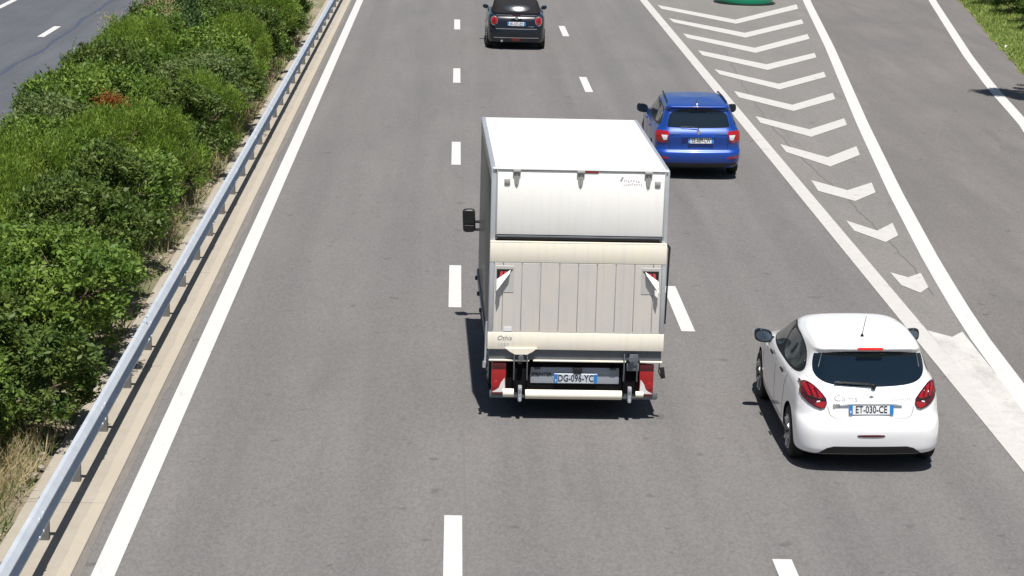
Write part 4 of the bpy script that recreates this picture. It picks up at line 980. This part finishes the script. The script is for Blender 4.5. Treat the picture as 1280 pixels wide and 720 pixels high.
# ------------------------------------------------------------------ box truck
def truck():
    e = empty('box_truck', (1.64, 27.35, 0), R(1.15), 'white box truck with a raised tail lift, centre of the motorway', 'truck')
    W = 1.13; H = 3.30; L = 4.12; F = .95
    b = MB(); b.box(-W+.02, .06+L/2, (F+H)/2, .04, L, H-F-.03, .006); b.build('side_panel', M['truck_side'], e)
    b = MB(); b.box(W-.02, .06+L/2, (F+H)/2, .04, L, H-F-.03, .006); b.build('side_panel', M['truck_side'], e)
    b = MB(); b.box(0, .06+L-.03, (F+H)/2, 2*W-.1, .05, H-F-.05, .006); b.build('front_panel', M['truck_side'], e)
    b = MB(); b.box(0, .04+L/2, H-.008, 2*W-.10, L-.02, .03, .01); b.build('roof_panel', M['truck_roof'], e)
    for s_ in (-1, 1):
        b = MB(); b.prism([(s_*(W+.005), H-.16), (s_*(W+.005), H-.012), (s_*(W-.02), H+.004), (s_*(W-.055), H+.004), (s_*(W-.055), H-.05), (s_*(W-.03), H-.16)][::s_], 'y', .03, L+.08); b.build('roof_rail', M['alu'], e)
        b = MB(); b.box(s_*(W-.004), .06+L/2, F+.05, .05, L, .12, .008); b.build('floor_rail', M['grey'], e)
        b = MB(); b.box(s_*(W-.035), .035, (F+H)/2, .07, .07, H-F-.02, .012); b.box(s_*(W-.085), .045, (F+H)/2+.6, .02, .05, (H-F)/2, .004); b.build('rear_post', M['alu'], e)
    b = MB(); b.box(0, .02, H-.035, 2*W-.1, .05, .035, .006); b.build('gutter', M['grey'], e)
    b = MB(); b.box(0, .014, H-.013, 2*W-.04, .07, .022, .006); b.build('roof_lip', M['truck_roof'], e)
    b = MB(); b.box(.13, .0, H-.040, .19, .03, .025, .005); b.build('brake_lamp', M['red'], e)
    # hatch
    b = MB(); b.box(.01, .008, 2.855, 2.12, .03, .83, .008); d = b.build('upper_hatch', M['truck_white'], e)
    for x in (-1.055, 1.075): b = MB(); b.box(x, .0, 2.855, .018, .035, .84, .004); b.build('hatch_edge', M['alu'], d)
    for x in (-.81, .0, .86):
        h = MB(); h.prism([(x-.035, 3.26), (x+.035, 3.26), (x+.034, 3.17), (x+.022, 3.10), (x, 3.075), (x-.022, 3.10), (x-.034, 3.17)], 'y', -.022, -.006)
        h.box(x, -.022, 3.262, .10, .04, .03, .006); h.tube([(x, -.026, 3.25), (x, -.026, 3.09)], [.008, .005], 6); h.build('hinge', M['midgrey'], d)
    for x in (-.93, .98):
        h = MB(); h.box(x, -.010, 3.12, .075, .012, .075, .003); h.box(x, -.018, 3.12, .055, .012, .055, .006); h.build('vent', M['midgrey'], d)
    scribble(d, (.66, -.0095, 3.165), .22, .04, M['palepurple'], seed=1)
    scribble(d, (.66, -.0095, 3.115), .22, .032, M['palepurple'], seed=2)
    h = MB(); h.prism([(.50, 3.16), (.52, 3.20), (.545, 3.215), (.53, 3.18), (.515, 3.155)], 'y', -.012, -.007); h.build('sticker', M['midgrey'], d)
    b = MB(); b.box(0, .05, 2.40, 2*W-.15, .06, .10, .004); b.build('rubber_seal', M['black'], e)
    b = MB(); b.box(0, -.01, 2.42, 2*W-.16, .03, .02, .004); b.build('door_lower_rail', M['grey'], e)
    # tail lift platform: bands, planks with real grooves
    e2 = MB(); e2.box(0, -.02, 1.645, 2*W, .05, 1.36, .006); p = e2.build('tail_lift', M['alu'], e)
    b = MB(); b.box(0, -.052, 2.225, 2*W-.005, .014, .27, .004); b.box(0, -.035, 2.352, 2*W-.005, .05, .016, .003); b.build('upper_band', M['cream'], p)
    b = MB(); b.box(0, -.055, 1.06, 2*W+.01, .02, .225, .005); b.build('lower_band', M['cream'], p)
    b = MB(); xs = [-1.07, -.955, -.715, -.475, -.235, .005, .245, .485, .725, .965, 1.07]
    for a, c in zip(xs, xs[1:]): b.box((a+c)/2, -.051, 1.63, c-a-.010, .012, .905, .002, seg=1)
    b.build('plank_panel', grimy('grey_beige_planks', (.62, .58, .52), (.55, .53, .50), .5, .1, .45), p)
    for s_ in (-1, 1): b = MB(); b.box(s_*1.10, -.052, 1.63, .052, .014, .905, .004); b.build('edge_strip', M['alu'], p)
    # folded warning flags
    for s_ in (-1, 1):
        x0 = s_*.83; x1 = s_*1.035
        b = MB(); b.box((x0+x1)/2, -.0595, 1.87, .235, .005, .345, .002, seg=1); b.build('flag_plate', paintmat('pale_grey_plate', (.50, .50, .48)), p)
        b = MB(); z1 = 2.0; fl = [(x1, z1), (x0, z1), (x1, z1-.19)]
        b.prism(fl if s_ > 0 else fl[::-1], 'y', -.068, -.062); f = b.build('flag_frame', M['black'], p)
        b = MB(); b.quad((x1, -.072, z1-.13), (x0+s_*.03, -.072, z1-.005), (x0+s_*.05, -.12, z1-.05), (x1+s_*.005, -.13, z1-.27)); b.quad((x1+s_*.005, -.13, z1-.27), (x1-s_*.035, -.10, z1-.30), (x1-s_*.06, -.09, z1-.2), (x1-s_*.0, -.12, z1-.2))
        t = b.build('warning_flag', M['flagwhite'], p, smooth=False); md = t.modifiers.new('s', 'SOLIDIFY'); md.thickness = .004
        b = MB()
        for q in (0, 1): xx = x1 - s_*(.045+.05*q); b.prism([(xx, z1-.03), (xx-s_*.035, z1-.03), (xx-s_*.02, z1-.09), (xx+s_*.012, z1-.11)][::s_], 'y', -.075, -.069)
        b.build('red_stripe', M['flagred'], f)
        b = MB(); b.quad((x1, -.135, z1-.255), (x1-s_*.05, -.11, z1-.23), (x1-s_*.045, -.12, z1-.30), (x1-s_*.01, -.14, z1-.33)); q_ = b.build('flag_weight', M['grey'] if s_ < 0 else M['flagwhite'], p, smooth=False); md = q_.modifiers.new('s', 'SOLIDIFY'); md.thickness = .006
    text('Othis', .085, M['lettergrey'], 'maker_lettering', p, (-.92, -.0665, 1.095), bold=-.0005, sx=1.0, shear=.3)
    text('1 0 0 0', .05, M['alu'], 'load_lettering', p, (-.93, -.0665, 1.012), sx=1.)
    b = MB(); b.box(-.88, -.060, 1.215, .10, .004, .055, .001, seg=1); b.build('data_label', M['plate'], p)
    # chassis below the platform
    b = MB(); b.box(0, .02, .875, 2*W-.03, .09, .15, .01); b.build('rear_crossbeam', M['grey'], e)
    b = MB(); b.box(-.85, -.035, .795, .52, .03, .022, .006); b.box(.06, -.035, .795, 1.20, .03, .022, .006); b.box(.985, -.035, .795, .29, .03, .022, .006); b.build('beam_lip', M['cream'], e)
    b = MB(); b.prism([(-.90, .965), (-.50, .965), (-.55, .925), (-.62, .885), (-.78, .885), (-.85, .925)], 'y', -.085, -.03); b.build('hinge_bracket', M['cream'], e)
    for s_, x in ((-1, -.70), (1, .72)):
        b = MB()
        for q in (-.085, .085): b.box(x+q, -.04, .72, .014, .08, .36, .004)
        b.lathe([(.035, -.12), (.035, -.06)], 'y', 14, (x, 0, .845)); b.tube([(x, 0, .84), (x, .10, .62), (x, .25, .40)], [.05, .045, .045], 10)
        b.build('lift_arm', M['grey'], e)
        b = MB(); b.box(x, .10, .52, .20, .22, .42, .02); b.build('lift_cylinder_guard', M['dark'], e)
        b = MB(); b.box(x+s_*.0, -.02, .36, .05, .12, .20, .008); b.lathe([(.02, -.10), (.02, -.04)], 'y', 8, (x, 0, .43)); b.lathe([(.02, -.10), (.02, -.04)], 'y', 8, (x, 0, .28)); b.build('bar_clamp', M['alu'], e)
    b = MB(); b.box(.75, -.07, .83, .10, .03, .15, .006); b.box(.75, -.055, .73, .16, .03, .10, .006); b.build('latch', M['grey'], e)
    b = MB(); b.tube([(-.63, -.03, .345), (.62, -.03, .345)], .060, 20); b.tube([(-.92, -.03, .36), (-.78, -.03, .36)], .055, 16); b.tube([(.80, -.03, .36), (.90, -.03, .36)], .04, 16); b.build('underrun_bar', M['cream'], e)
    b = MB(); b.box(-.86, .02, .33, .46, .06, .10, .02); b.box(.86, .02, .33, .46, .06, .10, .02); b.build('bumper_end', M['grey'], e)
    b = MB(); b.box(.01, .06, .60, 1.24, .03, .40, .01); b.box(0, .50, .50, 1.9, .92, .44, .01); b.build('backing_and_shadow_filler', M['dark'], e)  # plate backing, plus a dark box added to close the truck's shadow
    b = MB(); b.box(.01, .02, .585, 1.15, .02, .215, .01); c = b.build('plate_carrier', M['plate_grey'], e); c.rotation_euler = (R(-2), 0, 0)
    b = MB(); b.box(.04, -.005, .665, .11, .04, .075, .012); [b.box(x, .0, .69, .08, .03, .035, .01) for x in (-.48, .50)]; b.build('plate_lamp', M['black'], e)
    pl = plate(e, .02, -.004, .555, 'DG-096-YC', 0, 1, .56, .125); 
    pl.data.materials[0] = mat('dull_plate', (.50, .55, .62), .4)
    text('SPRINTER', .06, M['ink'], 'lettering', c, (-.425, .0045, .595), bold=.0016, sx=1.05); scribble(c, (.455, .0075, .595), .24, .036, M['lettergrey'], seed=3)
    for s_ in (-1, 1):
        x = s_*.955 - .02*(1 if s_ > 0 else 1)
        b = MB(); b.box(x, .0, .55, .185, .07, .42, .012); lp = b.build('tail_lamp', M['red'], e)
        f_ = -.0385
        b = MB(); b.box(x, f_, .72, .18, .006, .075, .004); b.build('dark_lens', M['darkred'], lp)
        b = MB(); tri = [(x-s_*.085, .37), (x+s_*.085, .37), (x+s_*.03, .40), (x-s_*.005, .43), (x-s_*.03, .50), (x-s_*.075, .56)]
        b.prism(tri if s_ > 0 else tri[::-1], 'y', f_-.005, f_+.004); b.build('reversing_lens', M['clear'], lp)
        b = MB(); b.lathe([(.0, f_-.006), (.045, f_-.004), (.05, f_+.004)], 'y', 16, (x+s_*.04, 0, .47)); b.build('indicator_lens', M['red'], lp)
        # mudflap area
        b = MB(); b.box(s_*.78, 1.05, .42, .5, .02, .5, .01); b.build('mudflap', M['black'], e)
    b = MB(); b.tube([(-1.15, -.02, 1.3), (-1.155, -.03, .83), (-1.165, -.05, .74)], [.014, .014, .014], 8); b.tube([(-1.165, -.05, .78), (-1.17, -.055, .70)], [.026, .022], 8); b.build('hold_open_rod', M['alu'], e)
    b = MB(); b.tube([(1.12, -.0, 2.36), (1.165, -.01, 2.30), (1.16, -.01, 2.15), (1.145, -.01, 1.3)], [.012, .016, .014, .010], 8); b.build('rubber_buffer', M['black'], e)
    b = MB(); b.tube([(1.10, 0, .80), (1.09, -.02, .66), (1.12, -.02, .60)], [.008, .008, .008], 6); b.box(1.14, -.02, .65, .06, .02, .15, .006, Matrix.Rotation(-.15, 3, 'Y')); b.build('control_cable', M['black'], e)
    for yy in (1.9, 2.9, 3.9): b = MB(); b.box(-W-.03, yy, .98, .05, .09, .05, .01); b.build('side_marker', M['black'], e)
    # floor, chassis, wheels, cab
    b = MB(); b.box(0, .06+L/2, F-.02, 2*W-.08, L, .06); b.box(-.42, 3.0, .62, .08, 5.6, .16); b.box(.42, 3.0, .62, .08, 5.6, .16); b.box(0, .7, .72, 1.6, 1.1, .25, .02); b.box(0, 1.45, .38, 1.7, .12, .12, .02); b.build('chassis', M['dark'], e)
    b = MB(); b.box(-.85, 3.3, .55, .35, 1.3, .4, .05); b.build('battery_box', M['black'], e)
    for y, xx, wd in ((1.45, .86, .40), (5.12, .86, .22)):
        for s_ in (-1, 1): wheel(e, s_*xx, y, .345, wd, s_)
    cab = [ring(4.2, 6.35, .95, .35, .35, rxr=.05, ryr=.05, cr=0, cf=.12), ring(4.2, 6.42, .99, .55, .55, rxr=.05, ryr=.05, cr=0, cf=.14), ring(4.2, 6.40, .995, .85, .85, rxr=.05, ryr=.05, cr=0, cf=.16), ring(4.2, 6.2, .99, 1.12, 1.10, rxr=.05, ryr=.05, cr=0, cf=.16), ring(4.2, 5.9, .98, 1.32, 1.28, rxr=.05, ryr=.05, cr=0, cf=.14), ring(4.2, 5.75, .955, 1.45, 1.42, rxr=.05, ryr=.05, cr=0), ring(4.2, 5.45, .90, 1.85, 1.85, rxr=.05, ryr=.05, cr=0), ring(4.22, 5.15, .83, 2.2, 2.2, rxr=.08, ryr=.08, cr=0), ring(4.25, 4.98, .74, 2.33, 2.33, rxr=.1, ryr=.1, cr=0)]
    me = body_mesh(cab); co, cb = finish_body(me, e, M['truck_roof'], [(.62, 1.1, 5.12, .36, .40), (-1.1, -.62, 5.12, .36, .40)], 'cab')
    patch(cb, smoothpoly([(-.8, 1.48), (.8, 1.48), (.68, 2.1), (-.68, 2.1)], 2), '-y', .006, .08).build('windscreen', M['glass'], co)
    for s_, ax in ((-1, 'x'), (1, '-x')):
        patch(cb, smoothpoly([(4.75, 1.42), (5.6, 1.36), (5.35, 1.85), (5.1, 2.02), (4.75, 2.04)], 1), ax, .006, .06).build('side_window', M['sideglass'], co)
        b = MB(); b.box(s_*1.255, 5.12, 1.59, .19, .12, .36, .05, Matrix.Rotation(s_*.05, 3, 'Y'), seg=3)
        for dz in (-.12, .0): b.tube([(s_*1.21, 5.13, 1.57+dz), (s_*.93, 5.16, 1.56+dz)], [.022, .022], 8)
        mi = b.build('side_mirror', M['black'], e)
        b = MB(); b.box(s_*1.255, 5.056, 1.65, .15, .006, .20, .002, seg=1); b.box(s_*1.255, 5.056, 1.48, .14, .006, .09, .002, seg=1); b.build('mirror_glass', M['black'], mi)
truck()
